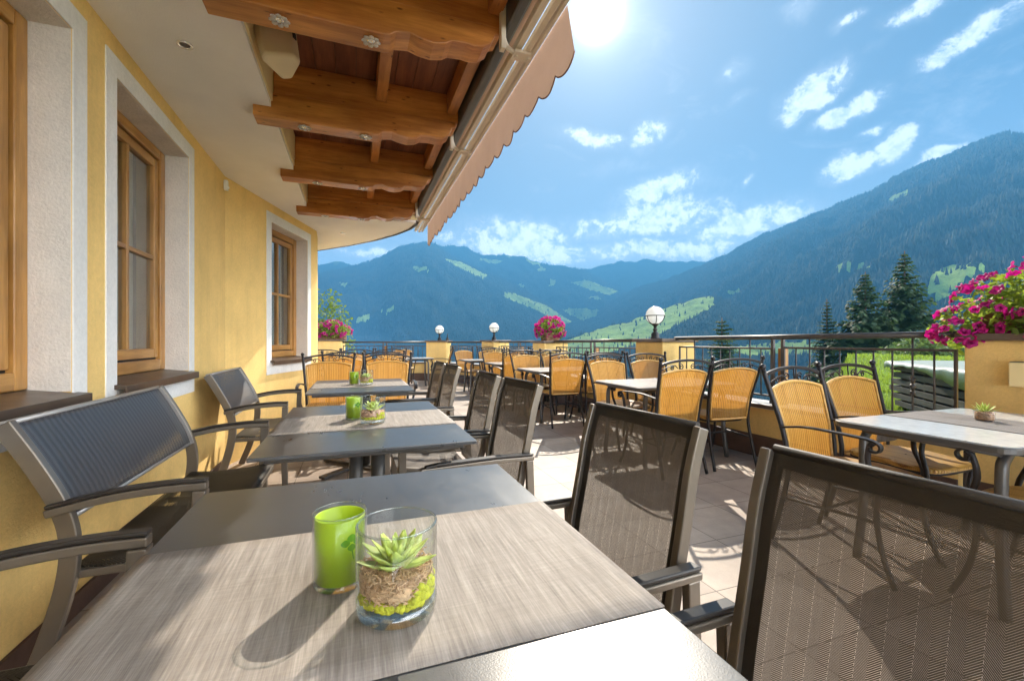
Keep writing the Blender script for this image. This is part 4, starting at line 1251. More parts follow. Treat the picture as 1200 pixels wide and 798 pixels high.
# ------------------------------------------------------------------ petunia planters
def petal_mesh(seed, r_=.034):
    g = np.random.default_rng(seed)
    mb = MB(); n = 20; rings = [(.004, -.034), (.007, -.018), (.016, -.004), (.028, .0), (.036, -.004)]
    v = []; uv = []
    for q, (rr, zz) in enumerate(rings):
        for k in range(n):
            a = 2 * PI * k / n
            lob = 1 + (.11 * math.cos(5 * a) if q >= 3 else 0)
            wv_ = .004 * math.cos(5 * a + 1) + .003 * math.sin(9 * a + seed) if q >= 3 else 0
            s = r_ / .034
            v.append((rr * lob * math.cos(a) * s, rr * lob * math.sin(a) * s, (zz + wv_) * s))
            uv.append((rr / .036, a))
    f = [(i * n + k, i * n + (k + 1) % n, (i + 1) * n + (k + 1) % n, (i + 1) * n + k) for i in range(4) for k in range(n)]
    mb.add(v, f, True, uv)
    return mb
throat = None
def planter(label, c, rz, blobs, nleaf, leaf, nfl, fsize, seed, box=(.62, .26, .20), group='petunia planters', prefix=''):
    g = np.random.default_rng(seed)
    p = thing('petunia_planter', label, 'planter', c, rz, group)
    bw, bd, bh = box
    MB().prism([(-bd / 2 * .85, 0), (bd / 2 * .85, 0), (bd / 2, bh), (-bd / 2, bh)], -bw / 2, bw / 2, axis=0).build('trough', 'terracotta', p, .008)
    cb = MB(); leafcloud(cb, blobs, nleaf, leaf, g, .8)
    st = MB()
    for k in range(60):
        b = blobs[k % len(blobs)]
        d_ = Vector(g.normal(size=3)); d_.normalize()
        e = Vector((b[0] + d_.x * b[3] * .9, b[1] + d_.y * b[4] * .9, b[2] + d_.z * b[5] * .9))
        st.tube(curve([(g.uniform(-bw * .4, bw * .4), g.uniform(-.05, .05), bh), ((b[0] + e.x) / 2, (b[1] + e.y) / 2, b[2] + .02), e], 3), .0028, 4)
    fo = cb.build('foliage', 'petunia_leaf', p)
    st.build('stems', 'petunia_leaf', fo)
    prot = [petal_mesh(k, fsize).build('blossom', 'petunia' if k % 4 else 'petunia_red', p) for k in range(4)]
    places = []; tries = 0
    base_m = Matrix.Translation(p.location) @ Matrix.Rotation(rz, 4, 'Z')
    while len(places) < nfl and tries < nfl * 40:
        tries += 1
        b = blobs[int(g.integers(len(blobs)))]
        d_ = Vector(g.normal(size=3)); d_.normalize()
        if d_.z < -.55: continue
        pt = Vector((b[0] + d_.x * b[3] * 1.04, b[1] + d_.y * b[4] * 1.04, b[2] + d_.z * b[5] * 1.04))
        if any(q is not b and ((pt.x - q[0]) / q[3]) ** 2 + ((pt.y - q[1]) / q[4]) ** 2 + ((pt.z - q[2]) / q[5]) ** 2 < .8 for q in blobs): continue
        nv = (d_ + Vector(g.normal(size=3)) * .45).normalized()
        s = g.uniform(.6, 1.2)
        view = (Vector((0, 0, CAM_Z)) - base_m @ pt).normalized()
        places.append((-(base_m.to_3x3() @ d_).dot(view) - .2 * s, pt, nv, s, int(g.integers(4)), g.uniform(.7, 1.3), g.uniform(0, 6)))
    places.sort(key=lambda q: q[0])
    used = [False] * 4
    rest = MB()
    for k, (_, pt, nv, s, j, sz, spin) in enumerate(places):
        mat4 = Matrix.Translation(pt) @ nv.to_track_quat('Z', 'Y').to_matrix().to_4x4() @ Matrix.Rotation(spin, 4, 'Z') @ Matrix.Diagonal((s, s, s * sz, 1))
        if k < 96:
            if not used[j]: o = prot[j]; used[j] = True
            else:
                o = prot[j].copy(); COL.objects.link(o); o.parent = p
            o.matrix_local = mat4
        else:
            me = prot[j].data
            fuv = [None] * len(me.vertices)
            for pl in me.polygons:
                for li, vi in zip(pl.loop_indices, pl.vertices): fuv[vi] = tuple(me.uv_layers[0].data[li].uv)
            rest.add([mat4 @ v_.co for v_ in me.vertices], [tuple(pl.vertices) for pl in me.polygons], True, fuv)
    if rest.v: tag(rest.build('blossoms', 'petunia', p), kind='stuff')
    return p
planter('big magenta petunia planter on the right pillar, nearest of the three', (4.10, 1.22, 1.185), R(88),
        [(.08, -.0, .26, .40, .30, .26), (.36, .06, .18, .28, .26, .22), (-.22, .0, .42, .36, .28, .30), (-.40, .02, .58, .30, .26, .28), (.55, .10, .03, .20, .22, .18), (.0, .18, .06, .34, .20, .18), (-.35, .20, .10, .30, .2, .2)],
        6500, .050, 270, .034, 41, (.92, .30, .15))
planter('round magenta petunia planter on the ochre pillar in the middle distance', (3.60, 7.76, 1.135), R(80),
        [(0, 0, .26, .30, .28, .20), (.16, .05, .16, .20, .2, .16), (-.16, -.05, .16, .20, .2, .16), (0, .10, .20, .22, .2, .18), (0, 0, .36, .2, .2, .12)], 1700, .050, 150, .034, 42, (.45, .3, .16))
planter('leftmost petunia planter at the far end beside the yellow wall', (-.60, 13.55, 1.17), R(-12),
        [(0, 0, .30, .42, .28, .20), (.32, -.05, .24, .24, .22, .18), (-.32, -.05, .28, .26, .22, .2), (.05, -.10, .42, .25, .2, .14), (.0, -.2, .16, .40, .15, .14)], 1900, .060, 150, .040, 43, (.75, .32, .18))
# ------------------------------------------------------------------ mesh-fabric armchair (faces +y)
def sling_chair(label, loc, rz, group):
    c = thing('mesh_armchair', label, 'chair', loc, rz, group)
    prof = curve([(.245, .425), (.10, .405), (-.06, .395), (-.185, .405), (-.235, .455), (-.262, .58), (-.288, .70), (-.312, .82), (-.345, .925)], 5)
    prof = [(p[0], p[1]) for p in [Vector((a.x, a.y, 0)) for a in [Vector((q[0], q[1], 0)) for q in prof]]] if False else [(p.x, p.y) for p in curve([(a, b, 0) for a, b in [(.245, .425), (.10, .405), (-.06, .395), (-.185, .405), (-.235, .455), (-.262, .58), (-.288, .70), (-.312, .82), (-.345, .925)]], 5)]
    ib = 16                                                       # where the back begins
    for s in (-1, 1):
        MB().sweep([(s * .214, a, b) for a, b in prof], .022, .034, (1, 0, 0)).build('side_rail', 'alu', c, .004)
    def strip(pr, x0, x1, off=0):
        rows = []
        for i, (a, b) in enumerate(pr):
            a2, b2 = pr[min(i + 1, len(pr) - 1)]; a1, b1 = pr[max(i - 1, 0)]
            d_ = Vector((a2 - a1, b2 - b1)).normalized()
            rows.append([(x0 + (x1 - x0) * k / 8, a - d_.y * off + (.010 * (1 - (2 * k / 8 - 1) ** 2) * (-1)) * 0, b + d_.x * off) for k in range(9)])
        return MB().sheet(rows)
    back = prof[ib:]; seat = prof[:ib - 1]
    strip(back, -.2025, .2025).build('back_sling', 'sling', c)
    strip(seat, -.2025, .2025).build('seat_sling', 'sling', c)
    hb = MB()
    for s in (-1, 1):
        rows = []
        for side in (.0022, -.0022):
            pass
        for (x0, x1) in ((s * .2028, s * .182),):
            for off in (.0022, -.0022):
                m_ = strip(back, min(x0, x1), max(x0, x1), off)
                hb.add(m_.v, m_.f, True)
    for off in (.0025, -.0025):
        m_ = strip([(back[-1][0] + .009, back[-1][1] - .028), back[-1]], -.2028, .2028, off); hb.add(m_.v, m_.f, True)
    ta, tb_ = back[-1]
    hb.tube([(-.204, ta, tb_ + .004), (.204, ta, tb_ + .004)], .0085, 10)
    hb.build('hem', 'hem', c)
    for s in (-1, 1):
        x0, x1 = s * .228, s * .274
        ab = MB().sweep([(s * .251, -.288, .598), (s * .251, -.10, .604), (s * .251, .235, .598)], .036, .018, (1, 0, 0))
        arm = ab.build('arm', 'alu', c, .004)
        MB().sweep([(s * .251, -.286, .6145), (s * .251, -.10, .6205), (s * .251, .16, .6165), (s * .251, .215, .609)], .032, .011, (1, 0, 0)).build('arm_pad', 'armpad', arm, .004)
        MB().sweep([(s * .251, .222, .0), (s * .251, .222, .588)], .024, .040, (1, 0, 0)).build('leg', 'alu', c, .004)
        MB().sweep(curve([(s * .251, -.335, 0), (s * .251, -.285, .25), (s * .251, -.268, .588)], 4), .024, .036, (1, 0, 0)).build('leg', 'alu', c, .004)
    fb = MB()
    for s in (-1, 1): fb.sweep([(s * .236, -.26, .392), (s * .236, .205, .40)], .030, .024, (1, 0, 0))
    fb.box(-.2, .2, .20, .222, .375, .40).box(-.2, .2, -.235, -.213, .37, .394)
    fb.build('seat_frame', 'alu', c, .003)
    return c
GS = 'brown mesh armchairs on the right side of the grey tables'
ch = sling_chair('closest brown mesh armchair, cut off by the lower right corner of the picture', (.445, .40, 0), R(94), GS)
for (x, y, a, lab) in [(.440, 1.03, 96, 'brown mesh armchair beside the nearest grey table, behind the closest armchair'),
                       (.475, 2.10, 94, 'brown mesh armchair at the near end of the second grey table'),
                       (.470, 2.70, 90, 'brown mesh armchair at the far end of the second grey table'),
                       (.440, 3.63, 93, 'brown mesh armchair at the near end of the third grey table'),
                       (.440, 4.19, 91, 'brown mesh armchair at the far end of the third grey table')]:
    dup(ch, (x, y, 0), R(a), lab)

# ------------------------------------------------------------------ two-seat bench (faces +y)
def bench(label, loc, L, group):
    c = thing('mesh_bench', label, 'bench', loc, R(-90), group)
    h = L / 2
    post = [(p.x, p.y) for p in curve([(a, b, 0) for a, b in [(-.355, 0), (-.29, .17), (-.238, .36), (-.225, .50), (-.250, .62), (-.315, .76), (-.385, .885)]], 5)]
    for s in (-1, 1):
        MB().sweep([(s * (h - .035), a, b) for a, b in post], .028, .050, (1, 0, 0)).build('leg', 'alu', c, .004)
        MB().sweep([(s * (h - .020), .128, 0), (s * (h - .020), .118, .35), (s * (h - .020), .128, .632)], .045, .040, (1, 0, 0)).build('leg', 'alu', c, .004)
        ap = curve([(s * (h - .02), -.275, .605), (s * (h - .02), -.12, .635), (s * (h - .02), .03, .647), (s * (h - .02), .148, .646)], 4)
        arm = MB().sweep(ap, .036, .024, (1, 0, 0)).build('arm', 'alu', c, .004)
        MB().sweep([(p.x, p.y, p.z + .020) for p in ap], .034, .012, (1, 0, 0)).build('arm_pad', 'armpad', arm, .004)
    bk = [q for q in post if q[1] >= .56]
    w = h - .052
    rows = [[(-w + 2 * w * k / 12, a + .004, b) for k in range(13)] for a, b in bk]
    MB().sheet(rows).build('back_sling', 'bench', c, solid=.004)
    fr = MB()
    (a0, b0), (a1, b1) = bk[0], bk[-1]
    fr.tube([(-h + .03, a1, b1), (h - .03, a1, b1)], .010, 10).tube([(-h + .03, a0, b0), (h - .03, a0, b0)], .009, 10)
    for s in (-1, 1): fr.sweep([(s * (w + .004), a + .014, b) for a, b in bk], .006, .016, (1, 0, 0))
    fr.build('back_frame', 'alu_light', c)
    st = MB()
    srow = [[(-w + 2 * w * k / 12, yy, zz) for k in range(13)] for yy, zz in [(-.225, .415), (-.1, .405), (.05, .412), (.15, .428), (.175, .42)]]
    st.sheet(srow)
    st.build('seat_sling', 'bench_seat', c, solid=.005)
    sf = MB()
    sf.box(-h + .03, h - .03, .150, .176, .385, .41).box(-h + .03, h - .03, -.235, -.21, .375, .40)
    for k in range(1, 3): sf.box(-w + 2 * w * k / 3 - .012, -w + 2 * w * k / 3 + .012, -.21, .15, .37, .392)
    for s in (-1, 1): sf.box(s * w - .011 , s * w + .011, -.21, .15, .38, .405)
    sf.build('seat_frame', 'alu', c, .003)
    return c
GB = 'grey mesh benches along the yellow wall'
bench('grey mesh bench at the near left, only its dark arm showing beside the nearest table', (-.625, .765, 0), 1.16, GB)
bench('grey mesh bench against the yellow wall beside the second grey table', (-.620, 2.33, 0), 1.18, GB)
bench('grey mesh bench furthest along the yellow wall, under the third window', (-.625, 4.20, 0), .96, GB)

# ------------------------------------------------------------------ grey tables with runner, candle glass and succulent glass
def grey_table(label, cx, cy, L, rz=0):
    t_ = thing('terrace_table', label, 'table', (cx, cy, 0), rz, 'grey slate topped tables along the wall')
    MB().box(-.403, .403, -L / 2, L / 2, .726, .740).build('table_top', 'slate', t_, .0025)
    MB().box(-.36, .36, -L / 2 + .05, L / 2 - .05, .702, .7245).build('under_frame', 'dark_metal', t_, .004)
    for sx in (-1, 1):
        for sy in (-1, 1):
            MB().tube([(sx * .052, sy * .052, .03), (sx * .052, sy * .052, .70)], .032, 18).build('column', 'dark_metal', t_)
    fb = MB()
    for a in range(4):
        d_ = Vector((math.cos(PI / 4 + a * PI / 2), math.sin(PI / 4 + a * PI / 2), 0))
        fb.sweep([d_ * .02 + Vector((0, 0, .028 + .0008 * a)), d_ * .43 + Vector((0, 0, .020 + .0008 * a))], .07, .022, (0, 0, 1) if False else Vector((-d_.y, d_.x, 0)))
        fb.lathe([(.001, 0), (.022, 0), (.022, .012)], (d_.x * .40, d_.y * .40, 0), 10)
    fb.build('foot', 'dark_metal', t_, .004)
    return t_
def runner(label, cx, cy, w, half, mat='runner', z=.7405, grp='woven runners across the grey tables', rz=0):
    rows = [[(-half + 2 * half * k / 40, -w / 2 + w * j / 10, .0010 + .0006 * mnoise.noise(Vector((k * .2 + cx, j * .3, cy)))) for k in range(41)] for j in range(11)]
    o = MB().sheet(rows).build('table_runner', mat, None, solid=.0016)
    o.location = (cx, cy, z); o.rotation_euler = (0, 0, rz)
    return tag(o, label, 'table runner', grp)
TB = [(.035, .765, 1.172, 'nearest'), (.060, 2.295, 1.21, 'second'), (.055, 4.17, 1.15, 'third')]
for cx, cy, L, nm_ in TB:
    grey_table({'nearest': 'nearest slate grey table filling the lower left of the picture', 'second': 'second slate grey table along the wall, behind the nearest one', 'third': 'third slate grey table, the one in front of two wicker chairs'}[nm_], cx, cy, L)
    runner('beige streaked woven runner across the ' + nm_ + ' grey table', cx, cy, .455, .4035)

def candle_cup(label, x, y, z, seed):
    c = thing('candle_cup', label, 'candle cup', (x, y, z), R(seed * 40), 'lime green candle cups')
    MB().lathe([(.001, .0), (.041, .0), (.0425, .003), (.0425, .114), (.0415, .1155), (.0405, .114), (.0402, .006), (.001, .005)], seg=48).build('glass_shell', 'thin_glass', c)
    MB().lathe([(.001, .0075), (.0375, .0075), (.0390, .010), (.0392, .1085), (.0382, .1095), (.0368, .1085), (.0362, .03), (.001, .03)], seg=48).build('green_cup', 'lime', c)
    MB().lathe([(.001, .062), (.0355, .062), (.0358, .055)], seg=32).build('wax_fill', 'wax', c)
    MB().lathe([(.001, .001), (.041, .001), (.040, .0065), (.001, .0065)], seg=48).build('glass_base', 'base_glass', c)
    MB().tube([(.0415 * math.cos(2 * PI * k / 48), .0415 * math.sin(2 * PI * k / 48), .115) for k in range(49)], .0012, 6, False).build('glass_rim', 'base_glass', c)
    cl = MB()
    for q, (ca, cz, rr) in enumerate([(0, .082, .0062), (-.25, .075, .006), (.25, .075, .006), (0, .067, .0058)]):
        n = 14; v = []
        for k in range(n):
            a = 2 * PI * k / n
            ang = ca + rr * math.cos(a) / .0394 * (1.0 + .25 * math.cos(2 * a))
            v.append((.0395 * math.cos(ang), .0395 * math.sin(ang), cz + rr * math.sin(a)))
        cl.add(v, [tuple(range(n))])
    cl.add([(.0395 * math.cos(a), .0395 * math.sin(a), zz) for a, zz in [(-.03, .066), (.03, .066), (.10, .048), (.05, .047)]], [(0, 1, 2, 3)])
    cl.build('clover_print', 'clover', c, rot=(0, 0, R(-62 - seed * 40)))
    return c
def succulent_rosette(parent, z, R0, seed, n=26, mat='succulent', spiky=1.0):
    g = np.random.default_rng(seed)
    mb = MB()
    for k in range(n):
        f = k / n
        a = k * 2.39996
        el = R(6 + 66 * f)
        Ln = R0 * (1.08 - .55 * f) * g.uniform(.9, 1.1); w = Ln * .26 / spiky
        d_ = Vector((math.cos(a) * math.cos(el), math.sin(a) * math.cos(el), math.sin(el)))
        s = Vector((-math.sin(a), math.cos(a), 0)); u = s.cross(d_) * -1
        rows = []
        for q in range(6):
            qq = q / 5
            ww = w * (math.sin(PI * (.18 + .80 * qq)) ** .9) * (1 - .25 * qq) + .0004
            th = .10 * ww
            c = Vector((0, 0, z + .006 * f)) + d_ * Ln * qq + Vector((0, 0, 1)) * (Ln * .22 * qq * qq)
            rows.append([c - s * ww + u * .25 * ww, c - u * .45 * ww * (1 - qq * .5), c + s * ww + u * .25 * ww, c + u * .30 * ww * (1 - qq)])
        v = [p for r_ in rows for p in r_]; fcs = []
        for i in range(5):
            for j in range(4): fcs.append((i * 4 + j, i * 4 + (j + 1) % 4, (i + 1) * 4 + (j + 1) % 4, (i + 1) * 4 + j))
        mb.add(v, fcs, True)
    return mb.build('succulent', mat, parent)
def lumps(z0, z1, rad, n, size, seed, a0=0, a1=2 * PI, inner=.3):
    g = np.random.default_rng(seed); mb = MB()
    for k in range(n):
        a = g.uniform(a0, a1); r_ = rad * (inner + (1 - inner) * g.random() ** .6); s = size * g.uniform(.6, 1.3)
        r_ = min(r_, rad - s * .6)
        mb.ball((r_ * math.cos(a), r_ * math.sin(a), g.uniform(z0, z1)), s, 7, 5, g.uniform(.6, 1.1))
    return mb
def fibres(z0, z1, rad, n, seed):
    g = np.random.default_rng(seed); mb = MB()
    for k in range(n):
        a = g.uniform(0, 2 * PI); r_ = rad * g.uniform(.35, .97)
        p = Vector((r_ * math.cos(a), r_ * math.sin(a), g.uniform(z0, z1)))
        pts = [p]
        for q in range(3):
            st_ = Vector(g.normal(size=3)) * .008; st_.z *= .5
            e = pts[-1] + st_
            rr = math.hypot(e.x, e.y)
            if rr > rad * .98: e.x *= rad * .97 / rr; e.y *= rad * .97 / rr
            pts.append(e)
        mb.tube(curve(pts, 2), .0008, 3, False)
    return mb
def succulent_glass(label, x, y, z, seed, soil='coir', r_=.0585, h=.128):
    c = thing('succulent_glass', label, 'planted glass', (x, y, z), R(seed * 50), 'succulent glasses on the grey tables')
    i = r_ - .0035
    MB().lathe([(r_, .020), (r_, h - .002), (r_ - .0017, h), (i, h - .002), (i, .030)], seg=64).build('glass_wall', 'thin_glass', c)
    MB().lathe([(.001, .001), (r_ - .006, .0012), (r_ - .001, .006), (r_ - .0002, .0195), (i - .004, .0215), (.001, .0185)], seg=64).build('glass_base', 'base_glass', c)
    MB().tube([((r_ - .0017) * math.cos(2 * PI * k / 64), (r_ - .0017) * math.sin(2 * PI * k / 64), h) for k in range(65)], .0019, 8, False).build('glass_rim', 'base_glass', c)
    mo = lumps(.025, .031, i - .0015, 150, .0052, seed, PI * (1.5 - seed * 50 / 180 - .5), PI * (1.5 - seed * 50 / 180 + .6), .72)
    m2 = lumps(.028, .050, i - .0015, 170, .0056, seed + 40, PI * (1.5 - seed * 50 / 180 + .12), PI * (1.5 - seed * 50 / 180 + .55), .74); mo.add(m2.v, m2.f, True)
    mo.build('moss', 'moss', c)
    so = MB().lathe([(.001, .0225), (i * .80, .0225), (i * .82, .03), (i * .90, .040), (i * .82, .056), (i * .4, .063), (.001, .064)], seg=40).build('soil', soil, c)
    if soil == 'coir':
        fibres(.032, .066, i - .001, 1300, seed + 5).build('coir_fibres', 'coir', so)
    else:
        lumps(.034, .060, i - .0015, 130, .0075, seed + 5).build('granulate', soil, so)
    succulent_rosette(c, .060, .058, seed + 9)
    return c
for (cx, cy, gx, gy, sx, sy, nm_, soil, sd) in [(0, 0, -.022, .778, .060, .668, 'nearest', 'coir', 1), (0, 0, .0, 2.36, .085, 2.21, 'second', 'pink_gravel', 2), (0, 0, .0, 4.22, .105, 4.14, 'third', 'coir', 3)]:
    candle_cup('lime green candle cup with clover print on the ' + nm_ + ' grey table', gx, gy, .7425, sd)
    succulent_glass('clear glass with pale green succulent and moss on the ' + nm_ + ' grey table', sx, sy, .7425, sd, soil)

# ------------------------------------------------------------------ wicker armchair (faces +y)
def wicker_chair(label, loc, rz, group):
    c = thing('wicker_armchair', label, 'chair', loc, rz, group)
    for s in (-1, 1):
        pp = curve([(s * .232, -.315, 0), (s * .226, -.262, .20), (s * .222, -.222, .42), (s * .236, -.245, .62), (s * .258, -.300, .82), (s * .272, -.338, .955)], 4)
        lb = MB().tube(pp, .0135, 8).ball((s * .273, -.340, .967), .019, 10, 7)
        lb.build('leg', 'iron', c)
        fl_ = curve([(s * .240, .270, 0), (s * .224, .215, .14), (s * .220, .190, .30), (s * .236, .205, .43), (s * .258, .175, .54), (s * .272, .185, .625), (s * .276, .205, .650)], 4)
        MB().tube(fl_, .0125, 8).build('leg', 'iron', c)
        am = curve([(s * .240, -.250, .640), (s * .276, -.10, .668), (s * .282, .06, .668), (s * .280, .19, .660), (s * .278, .232, .640), (s * .278, .225, .612), (s * .278, .195, .610), (s * .278, .190, .630)], 4)
        P = [Vector(p) for p in am]
        MB().sweep(P, .030, .010, (1, 0, 0)).build('arm', 'iron', c, .003)
    def post_at(z):
        zs = [.42, .62, .82, .955]; ys = [-.222, -.245, -.300, -.338]; xs = [.222, .236, .258, .272]
        return float(np.interp(z, zs, xs)), float(np.interp(z, zs, ys))
    # arched top rail and the scrolls under it
    rows = []
    rail = []
    for k in range(17):
        s = -1 + 2 * k / 16
        x0, y0 = post_at(.935)
        rail.append((s * x0, y0 - .002 * 0 - .012 * (1 - s * s), .915 + .042 * (1 - s * s) ** .8))
    tr = MB().sweep(rail, .016, .020, (0, 1, 0)).build('top_rail', 'iron', c, .003)
    sc = MB()
    for s in (-1, 1):
        for (cx, cz, rr, dr) in ((.062, .902, .026, 1), (.150, .893, .019, -1)):
            x0, y0 = post_at(cz)
            sp_ = []
            for k in range(22):
                a = dr * k / 21 * 2.6 * PI + (PI * .2 if dr > 0 else PI * .9)
                q = rr * (1 - .72 * k / 21)
                sp_.append((s * (cx + q * math.cos(a)), y0 - .010, cz + q * math.sin(a)))
            sc.tube(sp_, .0042, 5)
        sc.tube(curve([(s * .085, -.322, .890), (s * .12, -.322, .915), (s * .18, -.318, .905), (s * .245, -.315, .878)], 4), .0042, 5)
    sc.tube([(0, -.325, .89), (0, -.330, .955)], .0045, 5)
    sc.build('scroll_ornament', 'iron', c)
    # woven back
    rows = []; edge_l = []; edge_r = []; top = []
    nz = 14; nx = 16
    for i in range(nz + 1):
        row = []
        for k in range(nx + 1):
            s = -1 + 2 * k / nx
            ztop = .842 + .036 * (1 - s * s)
            z = .425 + (ztop - .425) * i / nz
            x0, y0 = post_at(z)
            row.append((s * (x0 - .026), y0 - .016 * (1 - s * s), z))
        rows.append(row); edge_l.append(row[0]); edge_r.append(row[-1])
    bp = MB().sheet(rows).build('back_panel', 'wicker', c)
    eb = MB().tube(edge_l + rows[-1] + edge_r[::-1], .0095, 7)
    eb.tube(rows[0], .010, 7)
    eb.build('cane_border', 'cane', bp)
    # woven seat
    outl_ = []
    for k in range(36):
        a = 2 * PI * k / 36
        ca, sa = math.cos(a), math.sin(a)
        ex = .235 * (abs(ca) ** .45) * (1 if ca >= 0 else -1); ey = .235 * (abs(sa) ** .5) * (1 if sa >= 0 else -1)
        if ey > 0: ey *= 1.03
        else: ex *= .93
        outl_.append((ex, ey + .005))
    smb = MB()
    rows = []
    for f in (.0, .35, .7, .93, 1.0, 1.0):
        rows.append(f)
    v = []; fcs = []; uv = []
    prof_ = [(.02, .448), (.35, .446), (.7, .447), (.92, .450), (.985, .444), (1.0, .432), (.985, .418)]
    for (f, z) in prof_:
        for (ex, ey) in outl_:
            zz = z + (.010 if ey > .18 else 0) * f * 0 - (.014 * max(0, ey) / .235 * f if ey > .1 else 0)
            v.append((ex * f, ey * f, zz)); uv.append((ex * f + 10 + (z - .45) * .5, ey * f + 2))
    n = 36
    for i in range(len(prof_) - 1):
        for k in range(n): fcs.append((i * n + k, i * n + (k + 1) % n, (i + 1) * n + (k + 1) % n, (i + 1) * n + k))
    smb.add(v, fcs, True, uv)
    smb.build('seat', 'wicker_seat', c)
    fr = MB()
    fr.tube([(ex * .96, ey * .96, .410) for ex, ey in outl_] + [(outl_[0][0] * .96, outl_[0][1] * .96, .410)], .011, 7, False)
    fr.tube([(-.2, .02, .406), (.2, .02, .406)], .009, 6).tube([(-.225, -.25, .25), (-.222, .19, .27)], .008, 6).tube([(.225, -.25, .25), (.222, .19, .27)], .008, 6).tube([(-.222, -.03, .262), (.222, -.03, .262)], .008, 6)
    fr.build('seat_frame', 'iron', c)
    return c
GW = 'honey wicker armchairs with black scrolled frames'
wc = wicker_chair('wicker armchair at the left corner of the nearest pale table, facing the camera', (2.53, 1.57, 0), R(186), GW)
wc.scale = (1, 1, 1.02)
WCH = [(3.12, 1.66, 180, 'wicker armchair behind the nearest pale table, right of its neighbour, railing behind'),
       (2.80, .93, 4, 'wicker armchair at the right picture edge, only seat and arm visible'),
       (2.60, 3.25, 1, 'wicker armchair, back to us, at the second pale table, left one of the two'),
       (3.20, 3.27, -3, 'wicker armchair, back to us, at the second pale table, right one of the two'),
       (2.80, 4.12, 182, 'wicker armchair facing us on the far left side of the second pale table'),
       (3.38, 4.16, 178, 'wicker armchair facing us in front of the nearest lamp pillar'),
       (2.64, 5.43, 0, 'wicker armchair, back to us, at the third pale table, left one of the two'),
       (3.20, 5.45, -4, 'wicker armchair, back to us, at the third pale table, right one, by the railing'),
       (2.64, 6.30, 181, 'wicker armchair facing us on the far left side of the third pale table'),
       (3.18, 6.34, 178, 'wicker armchair facing us on the far right side of the third pale table'),
       (2.58, 7.22, 3, 'wicker armchair, back to us, at the fourth pale table, left one'),
       (3.12, 7.2, -2, 'wicker armchair, back to us, at the fourth pale table, right one'),
       (2.72, 8.25, 180, 'wicker armchair facing us at the fourth pale table, left one'),
       (3.20, 8.28, 176, 'wicker armchair facing us at the fourth pale table, right one'),
       (2.55, 9.85, 200, 'wicker armchair facing us at the small far table, left one'),
       (3.02, 9.75, 176, 'wicker armchair facing us at the small far table, right one'),
       (2.02, 10.95, 82, 'wicker armchair seen from the side in front of the left far lamp pillar'),
       (1.20, 11.45, 180, 'wicker armchair facing us before the far railing at the small square table'),
       (-.26, 5.02, 181, 'wicker armchair facing us at the head of the third grey table, left one'),
       (.36, 5.02, 178, 'wicker armchair facing us at the head of the third grey table, right one'),
       (-.15, 6.72, 3, 'wicker armchair, back to us, in the far left group, left one'),
       (.42, 6.75, -3, 'wicker armchair, back to us, in the far left group, right one'),
       (-.48, 7.95, 184, 'wicker armchair facing us near the leftmost planter, leftmost of three'),
       (.06, 8.0, 180, 'wicker armchair facing us in the far left group, middle of its back row of three'),
       (.62, 8.0, 176, 'wicker armchair facing us in the far left group, right end of its back row')]
for x, y, a, lab in WCH: dup(wc, (x, y, 0), R(a), lab)

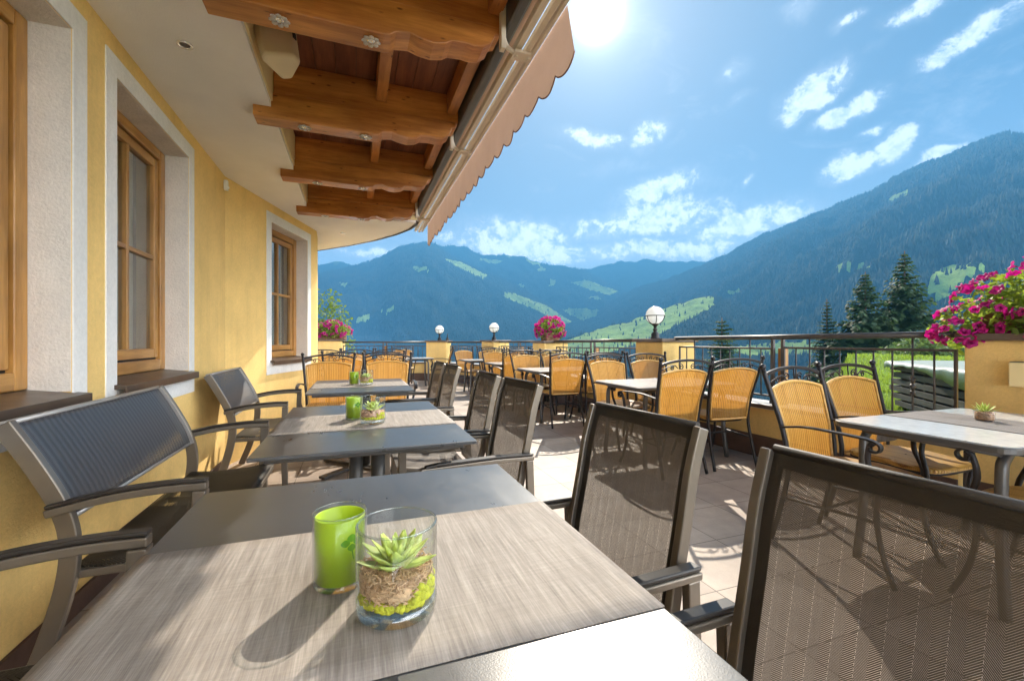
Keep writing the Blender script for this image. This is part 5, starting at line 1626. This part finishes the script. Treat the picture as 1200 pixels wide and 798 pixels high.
# ------------------------------------------------------------------ pale tables
def pale_table(label, cx, cy, w, d_, rz=0):
    t_ = thing('garden_table', label, 'table', (cx, cy, 0), rz, 'pale topped garden tables')
    def rrect(w_, h_, r_, n=6):
        p = []
        for (sx, sy, a0) in ((1, 1, 0), (-1, 1, 90), (-1, -1, 180), (1, -1, 270)):
            for k in range(n + 1):
                a = R(a0 + 90 * k / n)
                p.append((sx * (w_ / 2 - r_) + r_ * math.cos(a), sy * (d__ / 2 - r_) + r_ * math.sin(a)))
        return p
    d__ = d_
    MB().prism(rrect(w, d_, .07), .690, .7185).build('rim', 'dark_metal', t_, .006)
    d__ = d_ - .03
    MB().prism(rrect(w - .03, d_ - .03, .058), .7188, .7212).build('table_top', 'frost', t_)
    for sx in (-1, 1):
        for sy in (-1, 1):
            x0, y0 = sx * (w / 2 - .13), sy * (d_ / 2 - .09)
            MB().tube(curve([(x0 + sx * .02, y0 + sy * .02, 0), (x0, y0, .30), (x0, y0, .58), (x0 - sx * .02, y0, .645), (x0 - sx * .08, y0, .684), (x0 - sx * .16, y0, .690)], 4), .021, 10).build('leg', 'dark_metal', t_)
    cr = MB().tube([(-(w / 2 - .13), 0, .672), ((w / 2 - .13), 0, .672)], .014, 8)
    for sx in (-1, 1): cr.tube([(sx * (w / 2 - .13), -(d_ / 2 - .09), .6715), (sx * (w / 2 - .13), (d_ / 2 - .09), .6715)], .014, 8)
    cr.build('cross_bar', 'dark_metal', t_)
    return t_
pale_table('nearest pale glass topped table with grey runner at the right picture edge', 2.985, 1.265, 1.20, .70)
pale_table('second pale topped table between four wicker chairs in front of the lamp pillar', 2.96, 3.64, 1.18, .80)
pale_table('third pale topped table along the right railing', 2.90, 5.85, 1.16, .78)
pale_table('fourth pale topped table near the round petunia planter', 2.93, 7.72, 1.14, .76)
pale_table('small pale table at the far right corner of the terrace', 2.60, 9.25, .80, .70)
pale_table('small pale table before the far railing, left of the far lamp pillar', 1.40, 10.75, .80, .70)
pale_table('pale table at the far left among the group of wicker chairs', .05, 7.35, 1.10, .74)
# grey runner of the nearest pale table, its end hanging over the far edge
rows = []
pts = [(-.36, .7228), (-.2, .7226), (0, .7226), (.2, .7226), (.335, .7226), (.352, .719), (.359, .700), (.362, .66), (.366, .61), (.37, .565)]
for j, (yy, zz) in enumerate(pts):
    rows.append([(-.215 + .43 * k / 16, yy + (.010 * math.sin(k * .9) if zz < .69 else 0), zz + (.03 * (k / 16 - .5) if zz < .62 else 0)) for k in range(17)])
o = MB().sheet(rows).build('table_runner', 'runner_grey', None, solid=.0016)
o.location = (3.02, 1.265, 0)
tag(o, 'grey brown runner on the nearest pale table, one end hanging over its edge', 'table runner')
bw = thing('succulent_bowl', 'small glass bowl with spiky green succulent on the nearest pale table', 'planted glass', (3.09, 1.30, .7236))
MB().lathe([(.036, .002), (.040, .010), (.041, .052), (.0395, .054), (.038, .050), (.037, .012)], seg=36).build('glass_wall', 'thin_glass', bw)
MB().lathe([(.001, .004), (.035, .004), (.0365, .012), (.0365, .040), (.02, .046), (.001, .047)], seg=30).build('soil', 'pink_gravel', bw)
lumps(.02, .046, .0362, 60, .006, 77).build('granulate', 'pink_gravel', bw)
succulent_rosette(bw, .042, .062, 88, 22, 'succulent', 1.8)
